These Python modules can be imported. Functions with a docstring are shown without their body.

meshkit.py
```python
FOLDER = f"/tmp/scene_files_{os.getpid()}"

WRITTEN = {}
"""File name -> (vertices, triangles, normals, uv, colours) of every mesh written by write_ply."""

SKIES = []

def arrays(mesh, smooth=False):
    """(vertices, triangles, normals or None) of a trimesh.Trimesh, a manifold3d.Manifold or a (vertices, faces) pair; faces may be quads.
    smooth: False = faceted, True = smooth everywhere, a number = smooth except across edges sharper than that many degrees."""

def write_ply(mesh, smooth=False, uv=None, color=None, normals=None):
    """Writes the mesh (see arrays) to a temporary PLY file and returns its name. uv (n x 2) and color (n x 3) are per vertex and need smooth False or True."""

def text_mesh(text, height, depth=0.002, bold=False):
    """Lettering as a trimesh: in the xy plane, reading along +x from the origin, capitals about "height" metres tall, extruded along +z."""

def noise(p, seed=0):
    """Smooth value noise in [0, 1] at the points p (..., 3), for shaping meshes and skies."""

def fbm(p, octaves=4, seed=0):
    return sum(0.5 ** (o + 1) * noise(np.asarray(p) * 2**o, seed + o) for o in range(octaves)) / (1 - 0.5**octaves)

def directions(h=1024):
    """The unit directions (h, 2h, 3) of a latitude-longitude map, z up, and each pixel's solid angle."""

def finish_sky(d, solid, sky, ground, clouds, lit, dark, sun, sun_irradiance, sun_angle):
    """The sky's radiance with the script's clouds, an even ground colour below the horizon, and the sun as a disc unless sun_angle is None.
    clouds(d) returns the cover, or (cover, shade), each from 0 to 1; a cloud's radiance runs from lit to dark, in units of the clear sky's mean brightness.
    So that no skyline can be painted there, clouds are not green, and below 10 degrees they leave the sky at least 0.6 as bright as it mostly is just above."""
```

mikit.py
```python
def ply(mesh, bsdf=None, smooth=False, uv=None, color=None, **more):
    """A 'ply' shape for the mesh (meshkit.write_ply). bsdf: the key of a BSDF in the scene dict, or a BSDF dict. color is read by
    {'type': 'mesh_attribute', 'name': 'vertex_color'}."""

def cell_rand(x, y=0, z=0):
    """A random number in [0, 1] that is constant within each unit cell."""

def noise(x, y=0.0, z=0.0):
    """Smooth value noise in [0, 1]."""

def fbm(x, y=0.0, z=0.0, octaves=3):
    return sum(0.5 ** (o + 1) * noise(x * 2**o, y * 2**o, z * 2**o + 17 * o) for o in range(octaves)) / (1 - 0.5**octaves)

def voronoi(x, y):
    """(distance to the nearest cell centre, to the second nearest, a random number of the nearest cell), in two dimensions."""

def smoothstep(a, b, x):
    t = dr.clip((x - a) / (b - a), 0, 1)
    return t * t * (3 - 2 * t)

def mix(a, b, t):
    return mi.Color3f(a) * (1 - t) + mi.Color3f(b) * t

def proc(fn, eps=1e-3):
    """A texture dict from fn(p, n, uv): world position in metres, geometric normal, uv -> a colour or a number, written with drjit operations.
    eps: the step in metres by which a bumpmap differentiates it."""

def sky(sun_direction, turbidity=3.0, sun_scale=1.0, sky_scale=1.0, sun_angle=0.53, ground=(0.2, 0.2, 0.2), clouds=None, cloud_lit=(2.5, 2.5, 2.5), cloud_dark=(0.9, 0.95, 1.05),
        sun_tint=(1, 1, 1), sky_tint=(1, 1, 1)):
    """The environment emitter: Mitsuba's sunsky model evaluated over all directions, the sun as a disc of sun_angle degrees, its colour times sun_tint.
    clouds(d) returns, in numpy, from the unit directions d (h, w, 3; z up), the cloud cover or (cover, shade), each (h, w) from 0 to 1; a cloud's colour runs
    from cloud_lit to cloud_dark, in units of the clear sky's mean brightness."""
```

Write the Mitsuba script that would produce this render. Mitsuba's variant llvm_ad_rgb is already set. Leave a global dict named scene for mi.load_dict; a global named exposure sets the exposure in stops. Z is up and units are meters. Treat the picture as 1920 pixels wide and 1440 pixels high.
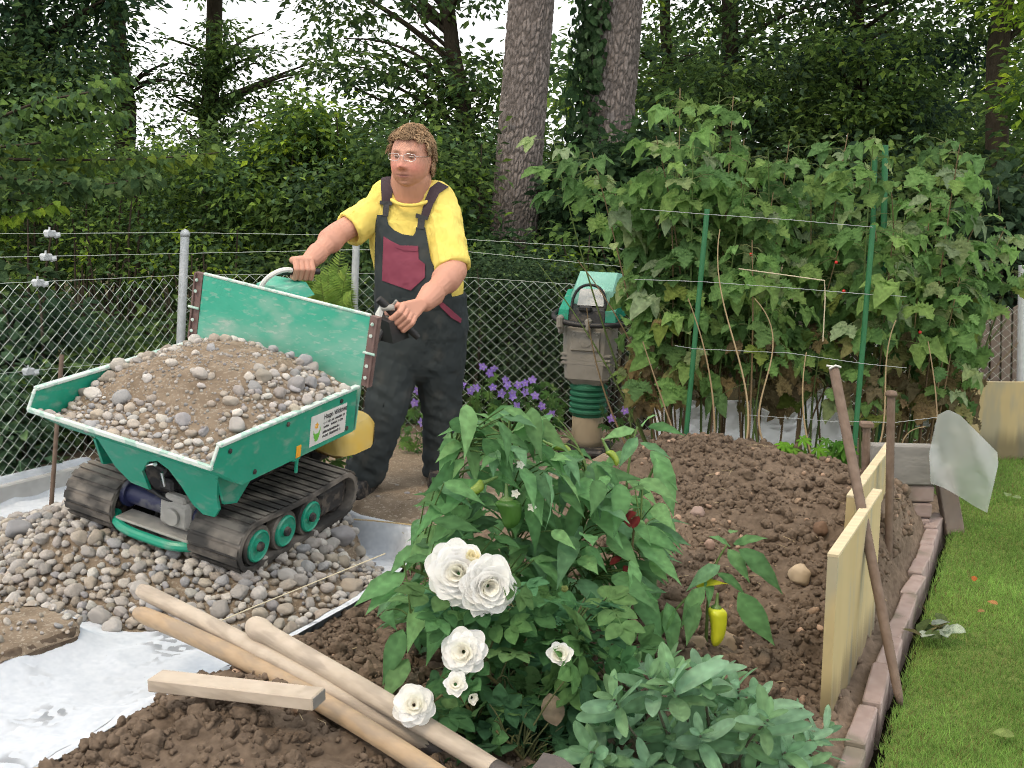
import math, numpy as np, trimesh, manifold3d as m3, mitsuba as mi, mikit, meshkit, drjit as dr
from shapely.geometry import Polygon, Point
from scipy.spatial import Delaunay, cKDTree
from scipy.spatial.transform import Rotation as Ro
T = mi.ScalarTransform4f
scene, labels = {}, {}
# ---------------------------------------------------------------- camera, sky, exposure
FOC, EYE, PITCH, ROLL = 2318.0, 1.6, math.radians(9.8), math.radians(1.5)     # FOC: focal length in pixels of a 1920 px wide frame
FW = np.array([0, math.cos(PITCH), -math.sin(PITCH)])
_U0, _R0 = np.array([0, math.sin(PITCH), math.cos(PITCH)]), np.array([1.0, 0, 0])
CR, CU, CC = _R0*math.cos(ROLL)+_U0*math.sin(ROLL), _U0*math.cos(ROLL)-_R0*math.sin(ROLL), np.array([0, 0, EYE])
scene['camera'] = {'type': 'perspective', 'fov': math.degrees(2*math.atan(960/FOC)), 'fov_axis': 'x', 'near_clip': .05, 'far_clip': 3000.0,
                   'to_world': T().look_at(origin=CC.tolist(), target=(CC+FW).tolist(), up=CU.tolist())}
scene['sky_light'] = mikit.sky((-0.35, -0.45, 0.85), turbidity=3, sun_scale=0.16, sun_angle=14, clouds=lambda d: 1.0,
                               cloud_lit=(2.5, 2.5, 2.5), sun_tint=(1, .96, .9))
exposure = 2.82

def ray(x, y): return FW+CR*((np.asarray(x, float)-960)/FOC)[..., None]-CU*((np.asarray(y, float)-720)/FOC)[..., None]
def G(x, y, z=0.0):                       # where the sight line through a pixel of the photograph meets height z
    d = ray(x, y); return CC+d*((z-EYE)/d[..., 2])[..., None]
def P(x, y, Y):                           # where it meets distance Y
    d = ray(x, y); return CC+d*(Y/d[..., 1])[..., None]
def rnd(n): return np.random.default_rng(n)
A = lambda *a: np.array(a, float)
def unit(v): v = np.asarray(v, float); return v/np.maximum(np.linalg.norm(v, axis=-1, keepdims=True), 1e-9)
def srgb(*c): c = np.array(c, float)/255; return np.where(c < .04045, c/12.92, ((c+.055)/1.055)**2.4)

# ---------------------------------------------------------------- scene entries
def fresh(key):
    if key not in taken: taken[key] = 0; return key
    taken[key] += 1; return f'{key}_{taken[key]:03d}'
taken = {}
def thing(name, label=None, cat=None, group=None, kind=None):
    k = fresh(name); d = {}
    for a, b in (('label', label), ('category', cat), ('group', group), ('kind', kind)):
        if b: d[a] = b
    if d: labels[k] = d
    return k
def mesh(m):
    if isinstance(m, tuple): return np.asarray(m[0], float), np.asarray(m[1], int)
    if hasattr(m, 'to_mesh'): q = m.to_mesh(); return np.array(q.vert_properties[:, :3], float), np.array(q.tri_verts, int)
    return np.array(m.vertices, float), np.array(m.faces, int)
def put(key, m, bsdf, smooth=False, col=None):
    v, f = mesh(m)
    if col is not None:
        col = np.asarray(col, float)
        if col.ndim == 1: col = np.tile(col, (len(v), 1))
        if smooth is not True and smooth is not False: smooth = True
    if col is not None and bsdf in PACKED:             # a colour per piece, packed into u; its shade in v
        c = np.clip(np.round(np.sqrt(np.clip(col[:, :3], 0, 1))*127), 0, 127); uv = np.stack([c@A(16384, 128, 1), col[:, 3] if col.shape[1] > 3 else np.ones(len(c))], 1)
        scene[key] = mikit.ply(trimesh.Trimesh(v, f, process=False), bsdf, smooth=smooth, uv=uv)
    else: scene[key] = mikit.ply(trimesh.Trimesh(v, f, process=False), bsdf, smooth=smooth, color=None if col is None else col[:, :3])
    return key
PACKED = ('leaf', 'petal', 'stone_mat', 'stem_mat')
def part(parent, name, m, bsdf, smooth=False, col=None, label=None, kind=None):
    k = fresh(parent+'__'+name)
    put(k, m, bsdf, smooth, col)
    if label or kind: labels[k] = {a: b for a, b in (('label', label), ('kind', kind)) if b}
    return k

# ---------------------------------------------------------------- mesh helpers: (vertices, triangles)
def cat(ms):
    V, F, o = [], [], 0
    for m in ms:
        v, f = mesh(m); V.append(v); F.append(f+o); o += len(v)
    return np.vstack(V), np.vstack(F)
def move(m, loc=(0, 0, 0), rot=None, s=1.0):
    v, f = mesh(m); v = v*s
    if rot is not None: v = v@np.asarray(rot).T
    return v+np.asarray(loc, float), f
def euler(z=0, y=0, x=0): return Ro.from_euler('ZYX', [z, y, x], degrees=True).as_matrix()
def hull(p):
    h = m3.Manifold.hull_points(np.asarray(p, float)); return mesh(h)
def rbox(sx, sy, sz, b=.006, c=(0, 0, 0)):        # box with chamfered edges
    p = []
    h = A(sx, sy, sz)/2; b = min(b, .45*min(sx, sy, sz))
    for s in np.ndindex(2, 2, 2):
        q = (A(*s)*2-1)
        for k in range(3):
            e = np.full(3, b); e[k] = 0; p.append(q*(h-e))
    return move(hull(p), c)
def beam(p0, p1, w, h, b=.004, up=(0, 0, 1)):       # chamfered bar from p0 to p1
    p0, p1 = A(*p0), A(*p1); L = np.linalg.norm(p1-p0); x = (p1-p0)/L
    y = unit(np.cross(up, x)); z = np.cross(x, y)
    return move(rbox(L, w, h, b), (p0+p1)/2, np.stack([x, y, z], 1))
def tube(pts, r, n=8, cap=True):
    pts = np.asarray(pts, float); k = len(pts); r = np.broadcast_to(np.asarray(r, float), (k,))
    t = unit(np.gradient(pts, axis=0)); a = A(0, 0, 1) if abs(t[0][2]) < .9 else A(1, 0, 0)
    N = [unit(np.cross(t[0], a))]
    for i in range(1, k): N.append(unit(N[-1]-t[i]*(N[-1]@t[i])))
    N = np.array(N); B = np.cross(t, N); th = np.arange(n)*2*np.pi/n
    V = pts[:, None]+r[:, None, None]*(np.cos(th)[None, :, None]*N[:, None]+np.sin(th)[None, :, None]*B[:, None])
    V = V.reshape(-1, 3); F = []
    for i in range(k-1):
        j = np.arange(n); a, b = i*n+j, i*n+(j+1) % n
        F += [np.stack([a, b, b+n], 1), np.stack([a, b+n, a+n], 1)]
    if cap:
        V = np.vstack([V, pts[0], pts[-1]]); j = np.arange(n); m = k*n
        F += [np.stack([(j+1) % n, j, j*0+m], 1), np.stack([(k-1)*n+j, (k-1)*n+(j+1) % n, j*0+m+1], 1)]
    return V, np.vstack(F)
def spline(pts, n=12):
    from scipy.interpolate import CubicSpline
    pts = np.asarray(pts, float); t = np.r_[0, np.cumsum(np.linalg.norm(np.diff(pts, axis=0), axis=1)+1e-9)]
    return CubicSpline(t, pts)(np.linspace(0, t[-1], n))
def lathe(prof, n=24, a=None, o=(0, 0, 0)):         # profile (radius, height) about axis a
    prof = np.asarray(prof, float); th = np.arange(n)*2*np.pi/n; k = len(prof)
    V = np.stack([prof[:, None, 0]*np.cos(th), prof[:, None, 0]*np.sin(th), prof[:, None, 1]+0*th], -1).reshape(-1, 3); F = []
    for i in range(k-1):
        j = np.arange(n); p, q = i*n+j, i*n+(j+1) % n
        F += [np.stack([p, q, q+n], 1), np.stack([p, q+n, p+n], 1)]
    V = np.vstack([V, [0, 0, prof[0, 1]], [0, 0, prof[-1, 1]]]); j = np.arange(n); m = k*n
    F += [np.stack([(j+1) % n, j, j*0+m], 1), np.stack([(k-1)*n+j, (k-1)*n+(j+1) % n, j*0+m+1], 1)]
    if a is not None: V = V@frame(a).T
    return V+np.asarray(o, float), np.vstack(F)
def frame(z, x=None):                               # columns x, y, z with z along the given axis
    z = unit(z); x = A(*(x if x is not None else ((1, 0, 0) if abs(z[0]) < .9 else (0, 1, 0)))); y = unit(np.cross(z, x)); return np.stack([np.cross(y, z), y, z], 1)
def prism(poly, y0, y1, ax=(0, 2, 1)):              # polygon (a, b) extruded along a third axis
    q = trimesh.creation.extrude_polygon(Polygon(poly), 1.0, engine='earcut')
    v, f = mesh(q); w = np.empty_like(v); w[:, ax[0]], w[:, ax[1]], w[:, ax[2]] = v[:, 0], v[:, 1], y0+(y1-y0)*v[:, 2]
    m = trimesh.Trimesh(w, f); m.fix_normals(); return mesh(m)
_ico = {}
def ico(k=1):
    if k not in _ico: _ico[k] = mesh(trimesh.creation.icosphere(k))
    return _ico[k]
def stone(r, k=1, flat=.7, rough=.18):              # an uneven pebble
    v, f = ico(k); a = A(1, r.uniform(.7, 1), flat*r.uniform(.8, 1.15))
    d = unit(r.normal(size=(5, 3))); c = r.uniform(.55, .95, 5); v = v.copy()
    for q, o in zip(d, c):                          # a few flattened facets
        h = v@q; v -= np.maximum(h-o, 0)[:, None]*q*.8
    v *= (1+rough*(meshkit.noise(v*1.7+r.uniform(0, 90, 3))-.5)*2)[:, None]
    return v*a, f
def rotr(r): return Ro.random(random_state=int(r.integers(1 << 30))).as_matrix()
def yaw(a): c, s = math.cos(a), math.sin(a); return A([c, -s, 0], [s, c, 0], [0, 0, 1])
def polysd(p, poly):                                # signed distance to a polygon, negative inside
    p = np.asarray(p, float); poly = np.asarray(poly, float); d = np.full(len(p), 1e9); ins = np.zeros(len(p), bool)
    for a, b in zip(poly, np.roll(poly, -1, 0)):
        e = b-a; w = p-a; t = np.clip((w@e)/(e@e), 0, 1); d = np.minimum(d, np.linalg.norm(w-t[:, None]*e, axis=1))
        c = (a[1] <= p[:, 1]) != (b[1] <= p[:, 1]); x = a[0]+(p[:, 1]-a[1])/(np.where(e[1] == 0, 1e-9, e[1]))*e[0]; ins ^= c & (p[:, 0] < x)
    return np.where(ins, -d, d)
def polygrid(poly, step, edge=None):                # triangulated flat polygon
    pg = Polygon(poly).buffer(0); edge = edge or step; L = pg.exterior.length
    b = np.array([pg.exterior.interpolate(t).coords[0] for t in np.linspace(0, L, int(L/edge), endpoint=False)])
    x0, y0, x1, y1 = pg.bounds; X, Y = np.meshgrid(np.arange(x0, x1, step), np.arange(y0, y1, step)); X = X+(np.arange(len(X)) % 2)[:, None]*step/2
    q = np.stack([X.ravel(), Y.ravel()], 1); q = q[polysd(q, b) < -.4*step]; V = np.vstack([b, q]); F = Delaunay(V).simplices
    F = F[polysd(V[F].mean(1), b) < 0]; a = V[F]; e, g = a[:, 1]-a[:, 0], a[:, 2]-a[:, 0]; s = e[:, 0]*g[:, 1]-e[:, 1]*g[:, 0] < 0; F[s] = F[s][:, ::-1]
    return V, F
def inpoly(r, n, poly):                             # random points inside a polygon
    poly = np.asarray(poly, float); lo, hi = poly.min(0), poly.max(0); out = np.zeros((0, 2))
    while len(out) < n:
        q = r.uniform(lo, hi, (2*n, 2)); out = np.vstack([out, q[polysd(q, poly) < 0]])
    return out[:n]
def noise(p, s=1.0, seed=0): return meshkit.noise(np.asarray(p)*s, seed)
def fbm(p, s=1.0, o=4, seed=0): return meshkit.fbm(np.asarray(p)*s, o, seed)
def sstep(a, b, x): t = np.clip((x-a)/(b-a), 0, 1); return t*t*(3-2*t)

# ---------------------------------------------------------------- materials
fb, nz, ss, mix = mikit.fbm, mikit.noise, mikit.smoothstep, mikit.mix
VC = {'type': 'mesh_attribute', 'name': 'vertex_color'}
def unpack(p, n, u):
    k = dr.floor(u.x+.5); a = dr.floor(k/16384); k = k-a*16384; b = dr.floor(k/128); c = k-b*128; s = u.y/(127*127); return mi.Color3f(a*a*s, b*b*s, c*c*s)
PK = mikit.proc(unpack)
PKL = mikit.proc(lambda p, n, u: unpack(p, n, u)*(.78+.44*nz(p.x*75, p.y*75, p.z*75)))
def two(b): return {'type': 'twosided', 'bsdf': b}
def mat(name, col, rough=.6, bump=None, bscale=.002, eps=1e-3, **k):
    c = col if isinstance(col, dict) else mikit.proc(col) if callable(col) else {'type': 'rgb', 'value': [float(x) for x in col]}
    ro = rough if not callable(rough) else mikit.proc(rough)
    b = {'type': 'principled', 'base_color': c, 'roughness': ro, **k}
    if bump: b = {'type': 'bumpmap', 'arbitrary': mikit.proc(bump, eps), 'scale': bscale, 'bsdf': b}
    scene[name] = two(b)
mat('vc_matte', VC, .85, specular=.3)
mat('vc_gloss', VC, .38)
scene['leaf'] = {'type': 'principledthin', 'base_color': PKL, 'roughness': .42, 'diff_trans': 1.1, 'eta': 1.4}
scene['petal'] = {'type': 'principledthin', 'base_color': PK, 'roughness': .7, 'diff_trans': .9, 'eta': 1.3}
mat('soil_mat', lambda p, n, u: mix((.062, .046, .034), (.195, .147, .108), fb(p.x*55, p.y*55, p.z*55, 4))*(.7+.6*nz(p.x*4, p.y*4, p.z*4)), .95,
    lambda p, n, u: fb(p.x*120, p.y*120, p.z*120, 4), .006, specular=.15)
mat('dirt_mat', lambda p, n, u: mix(mix((.12, .09, .062), (.25, .2, .15), fb(p.x*20, p.y*20, p.z*20, 4)), (.30, .265, .22), .7*ss(.62, .8, nz(p.x*130, p.y*130, p.z*130))), .95,
    lambda p, n, u: fb(p.x*90, p.y*90, p.z*90, 4), .006, specular=.15)
mat('floor_mat', lambda p, n, u: mix((.03, .03, .014), (.075, .06, .035), fb(p.x*5, p.y*5, 0, 4)), .95, specular=.1)
mat('lawn_mat', lambda p, n, u: mix((.07, .11, .03), (.14, .17, .05), fb(p.x*30, p.y*30, 0, 3)), .95, specular=.1)
mat('stone_mat', PK, .9, lambda p, n, u: fb(p.x*220, p.y*220, p.z*220, 3), .0015, specular=.2)
mat('fleece_mat', lambda p, n, u: mix((.41, .45, .50), (.53, .56, .60), fb(p.x*60, p.y*60, p.z*60, 3))*(1-.5*ss(.56, .75, fb(p.x*5+3, p.y*5, 0, 4))*ss(.45, .62, nz(p.x*50, p.y*50, 0))), .8,
    lambda p, n, u: fb(p.x*350, p.y*350, p.z*350, 2), .0008, specular=.2)
mat('kerb_mat', lambda p, n, u: mix((.3, .3, .29), (.46, .46, .45), fb(p.x*14, p.y*14, p.z*14, 4)), .9, lambda p, n, u: fb(p.x*150, p.y*150, p.z*150, 3), .002)
# ---------------------------------------------------------------- the ground
GX = lambda *pp: [tuple(G(x, y)[:2]) for x, y in pp]
RIGHT = GX((40, 1470), (250, 1345), (440, 1262), (560, 1192), (640, 1148), (720, 1098), (775, 1040), (755, 1005), (660, 984))
FA, FB = G(0, 903, .02)[:2], G(190, 857, .02)[:2]; KD = (FB-FA)/np.linalg.norm(FB-FA); KN = A(-KD[1], KD[0]); KP = lambda t: tuple(FA+KD*t-KN*.03)
TRENCH = [(-1.4, 2.2), (-1.35, 2.9)]+RIGHT+[(-.85, 5.62), (-1.3, 5.85), (-1.7, 6.3), KP(.95), KP(0), KP(-1.6), (-3.6, 2.2)]
SLAB = GX((-300, 1150), (0, 1128), (95, 1138), (150, 1160), (148, 1180), (0, 1232), (-300, 1330))
BRICK0, BRICK1 = G(1562, 1440)[:2], G(1730, 1007)[:2]
def brick_x(y): return BRICK0[0]+(y-BRICK0[1])*(BRICK1[0]-BRICK0[0])/(BRICK1[1]-BRICK0[1])
CREST = [P(x, y, Y) for x, y, Y in ((1240, 845, 5.75), (1320, 822, 5.7), (1400, 832, 5.65), (1500, 862, 5.5), (1590, 905, 5.2))]
def heap(x, y):
    h = np.zeros_like(x)
    for c, s in zip(CREST, (.34, .42, .42, .4, .34)):
        d = np.hypot((x-c[0])/1.0, np.where(y > c[1], (y-c[1])*1.6, (y-c[1])*.62)); h = np.maximum(h, c[2]*np.exp(-(d/(s*1.55))**2))
    return h
MOUND = [tuple(G(x, y, .06)[:2])+(h, s) for x, y, h, s in ((520, 1330, .07, .22), (330, 1400, .07, .25), (700, 1400, .05, .3), (1100, 1300, .06, .4), (640, 1210, .03, .15))]
def height(x, y, rough=True):
    x, y = np.asarray(x, float), np.asarray(y, float); p = np.stack([x, y], 1); z = np.zeros(len(x)); p3 = np.c_[x, y, 0*x]
    tr = polysd(p, TRENCH); sl = polysd(p, SLAB)
    bed = (x < brick_x(y)-.02)*sstep(-.0, .12, tr)
    z += heap(x, y)*(x < brick_x(y)+.3)*sstep(brick_x(y)+.02, brick_x(y)-.14, x)
    for mx, my, h, s in MOUND: z += h*np.exp(-((x-mx)**2+(y-my)**2)/(2*s*s))*sstep(0, .15, tr)
    inner = bed*sstep(5.95, 5.6, y)
    if rough:
        c = np.abs(fbm(p3, 7, 4, 3)-.5)*2
        z += inner*(.075*(fbm(p3, 5, 4, 1)-.45)+.05*(.5-c)+.045*(fbm(p3, 26, 3, 5)-.5)+.02*(noise(p3, 45, 8)-.5))
        z += (1-inner)*(.012*(fbm(p3, 14, 3, 7)-.5)+.02*(fbm(p3, 2.2, 2, 9)-.5))*sstep(-.05, .05, tr)
    out = sstep(brick_x(y)+.0, brick_x(y)+.06, x); z = z*(1-out)+out*(-.035)
    z = np.minimum(z, z*(1-sstep(.02, -.02, tr))+(-.175)*sstep(.02, -.02, tr))
    top = sstep(.03, -.01, sl); z = z*(1-top)+top*(.0+.03*sstep(0, -.3, sl)+(.02*(fbm(p3, 16, 4, 11)-.5) if rough else 0))
    far = sstep(7.2, 9.5, y); return z-.25*far
def grid(x0, x1, y0, y1, s):
    X, Y = np.meshgrid(np.arange(x0, x1+s/2, s), np.arange(y0, y1+s/2, s)); h, w = X.shape; i = np.arange(h*w).reshape(h, w)
    F = np.vstack([np.stack([i[:-1, :-1], i[:-1, 1:], i[1:, 1:]], -1).reshape(-1, 3), np.stack([i[:-1, :-1], i[1:, 1:], i[1:, :-1]], -1).reshape(-1, 3)])
    return X.ravel(), Y.ravel(), F
def field(poly, step, z, edge=None):
    V, F = polygrid(poly, step, edge); return np.c_[V, z(V[:, 0], V[:, 1])], F
x, y, F = grid(-3.8, 2.2, 2.3, 8.2, .022)
keep = x[F].mean(1) < brick_x(y[F].mean(1))+.03
thing('garden_soil', kind='structure'); put('garden_soil', (np.c_[x, y, height(x, y)], F[keep]), 'soil_mat', True)
# trodden earth round the man and on the left slab
TROD = [tuple(q) for q in RIGHT[6:]]+[(-.85, 5.62), (-1.3, 5.85), (-1.7, 6.3), KP(1.0), (-1.6, 6.75), (-.7, 7.35), (.9, 7.45), (1.0, 6.2), (.55, 5.6), (-.1, 5.2)]
thing('path', kind='structure'); put('path', field(Polygon(TROD).buffer(-.02).exterior.coords[:-1], .03, lambda x, y: height(x, y)+.006+.01*sstep(.0, .1, -polysd(np.c_[x, y], TROD))), 'dirt_mat', True)
thing('gravel_ledge', 'raised ledge of brown sandy gravel at the left edge above the white fleece', 'ledge')
put('gravel_ledge', field(SLAB, .025, lambda x, y: height(x, y)+.006), 'dirt_mat', True)
x, y, F = grid(-1500, 1500, -1500, 1500, 60)
hole = (np.abs(x[F]) < 90).all(1) & (np.abs(y[F]) < 90).all(1)
gx, gy, GF = grid(-60, 60, -60, 60, 1.5); q = (np.abs(gx[GF].mean(1)+.8) < 2.6) & (np.abs(gy[GF].mean(1)-5.2) < 2.6)
gz = -.3+.18*(fbm(np.c_[gx, gy, 0*gx], .3)-.5)
thing('ground', kind='structure'); put('ground', cat([(np.c_[x, y, 0*x-.31], F[~hole]), (np.c_[gx, gy, np.where((np.abs(gx) > 58) | (np.abs(gy) > 58), -.31, gz)], GF)]), 'floor_mat', True)
# lawn
LAWN = [(brick_x(2.2)+.13, 2.2), (brick_x(5.6)+.13, 5.6), (2.25, 6.3), (2.6, 7.3), (6.5, 7.3), (6.5, 2.2)]
lz = lambda x, y: -.03+.012*(fbm(np.c_[x, y, 0*x], 1.5, 3, 21)-.5)
thing('lawn', kind='structure'); put('lawn', field(LAWN, .08, lz), 'lawn_mat', True)
r = rnd(5); n = 250000
q = np.c_[r.uniform(.9, 3.6, n), 2.6+4.7*r.uniform(0, 1, n)**1.35]; q = q[polysd(q, LAWN) < .02]
q = q[q[:, 0] < .62*q[:, 1]]; n = len(q)
hgt = r.uniform(.015, .034, n)*(.7+.7*noise(np.c_[q, 0*q[:, 0]], 3, 8)); th = r.uniform(0, 2*np.pi, n); le = r.normal(0, .45, (n, 2))
b = np.c_[q, lz(q[:, 0], q[:, 1])-.004]; wv = np.c_[np.cos(th), np.sin(th), 0*th]*r.uniform(.0012, .0024, n)[:, None]
tip = b+np.c_[le*hgt[:, None], hgt]; gcol = np.array([.24, .40, .10])*r.uniform(.6, 1.25, (n, 1))+np.outer(sstep(.45, .75, noise(np.c_[q, 0*q[:, 0]], 2.2, 4))*r.uniform(0, 1, n), [.09, .06, .02])
gcol *= (.72+.6*noise(np.c_[q, 0*q[:, 0]], 1.7, 14)*(.6+.8*noise(np.c_[q, 0*q[:, 0]], 9, 15)))[:, None]; dry = r.uniform(0, 1, n) < .07; gcol[dry] = [.22, .19, .08]
V = np.stack([b-wv, b+wv, tip], 1).reshape(-1, 3); F = np.arange(3*n).reshape(-1, 3)
thing('grass', 'short mown green lawn grass to the right of the brick edging', 'grass', kind='stuff'); put('grass', (V, F), 'leaf', False, np.repeat(gcol, 3, 0))
# white fleece lining the excavation
FL = [tuple(q) for q in Polygon(TRENCH).buffer(.045).simplify(.004).exterior.coords[:-1]]
def fl_z(x, y):
    p = np.c_[x, y]; d = polysd(p, TRENCH); sl = polysd(p, SLAB); b = height(x, y, False)
    w = fbm(np.c_[x*2.2+y*1.2, y*5.5-x*2, 0*x], 1, 4, 2); w3 = fbm(np.c_[x*1.1+y*.5, y*2.2-x*.6, 0*x], 1, 2, 12); w2 = np.abs(fbm(np.c_[x*1.3-y, y*2.6+x, 0*x], 1.6, 3, 6)-.5)
    up = np.maximum(-.115+.06*np.exp(-np.maximum(sl, 0)/.07), b*0-.115)
    z = up+sstep(-.05, .015, d)*.135+(.035*(w-.45)+.05*(w3-.5)+.05*np.maximum(.12-w2, 0)*2)*sstep(.06, -.06, d)
    return z+.02
FLEECE = Polygon(FL).difference(Polygon(SLAB).buffer(-.015)).intersection(Polygon([(-3.5, 2.3), (1, 2.3), (1, 6.4), (-3.5, 6.4)]))
thing('fleece', 'white geotextile fleece sheet spread over the excavated path and folded up its sides', 'fleece sheet')
ext = FLEECE if FLEECE.geom_type == 'Polygon' else max(FLEECE.geoms, key=lambda g: g.area)
put('fleece', field(ext.exterior.coords[:-1], .02, fl_z), 'fleece_mat', True)
# gravel under the dumper
GRAV = GX((150, 908), (60, 932), (-60, 955), (-60, 1095), (100, 1112), (210, 1138), (330, 1142), (450, 1158), (560, 1142), (650, 1124), (705, 1085), (722, 1050), (705, 1022), (655, 1005), (640, 960))+[(-1.0, 5.6), (-1.55, 5.8), (-1.75, 6.05)]
DU = Ro.from_euler('ZYX', [4.283, .082, -.146]).as_matrix(); DO = A(-1.063, 5.325, .552)
def D(p): return np.asarray(p, float)@DU.T+DO             # dumper frame (forward, left, up) to world
def grav_z(x, y):
    p = np.c_[x, y]; d = -polysd(p, GRAV); q = (np.c_[x, y, 0*x+.05]-DO)@DU
    base = -.085+.1*sstep(0, .3, d)+.05*(fbm(np.c_[p, 0*x], 2.5, 3, 31)-.5)*sstep(0, .2, d)
    # the tracks have pressed their own bed
    pl = DO[2]-(DU[0, 2]*(x-DO[0])+DU[1, 2]*(y-DO[1]))/DU[2, 2]-.418/DU[2, 2]
    ins = sstep(.12, .0, np.maximum(np.abs(q[:, 1])-.45, np.maximum(q[:, 0]-.8, -q[:, 0]-.15)))
    return base*(1-ins)+np.minimum(pl+.0, base+.15)*ins
thing('gravel_bed', kind='structure'); put('gravel_bed', field(GRAV, .025, lambda x, y: grav_z(x, y)-.008+.012*(fbm(np.c_[x, y, 0*x], 30, 3, 3)-.5)), 'dirt_mat', True)
SC = [srgb(178, 173, 166), srgb(164, 158, 151), srgb(190, 186, 178), srgb(172, 163, 150), srgb(158, 157, 156), srgb(194, 188, 177), srgb(170, 160, 145)]
def scol(r, k=1.0): return SC[int(r.integers(len(SC)))]*r.uniform(.72, 1.1)*k*.82*A(.98, .985, 1.02)
r = rnd(11); pts, rad = [], []
cand = inpoly(r, 9000, GRAV); ft = G(np.array([400.]), np.array([1045.]))[0][:2]
patch = lambda q: noise(np.c_[q, 0*q[:, 0]], 2.1, 77)
tree_r = []
pk = patch(cand)
for q, s, k in zip(cand, np.clip(r.lognormal(np.log(.024), .36, len(cand)), .012, .056), pk):
    if k > .68 and s < .05 and r.uniform() < .75: continue
    if pts:
        d = np.hypot(*(np.array(pts)-q).T)
        if (d < .78*(s+np.array(rad))).any(): continue
    pts.append(q); rad.append(s)
pts, rad = np.array(pts), np.array(rad); z = grav_z(pts[:, 0], pts[:, 1])
big = np.argsort(-rad/pts[:, 1])[:300]; isbig = np.zeros(len(pts), bool); isbig[big] = True; small, scl = [], []
for q, s, zz, bg in zip(pts, rad, z, isbig):
    m = move(stone(r, 2 if bg else 1, .75), (q[0], q[1], zz+.3*s), yaw(r.uniform(0, 6.3))@euler(0, r.uniform(-25, 25), r.uniform(-25, 25)), s*1.12)
    c = scol(r)
    if bg: part('gravel_bed', 'stone', m, 'stone_mat', True, c)
    else: small.append(m); scl.append(np.tile(c, (len(m[0]), 1)))
for k in range(1500):                                # grit between the stones
    q = inpoly(r, 1, GRAV)[0]; s = r.uniform(.005, .012); m = move(ico(1) if s > .009 else mesh(trimesh.creation.icosphere(0)), (q[0], q[1], grav_z(q[:1], q[1:])[0]+.004), None, s); small.append(m); scl.append(np.tile(scol(r, .9), (len(m[0]), 1)))
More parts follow.
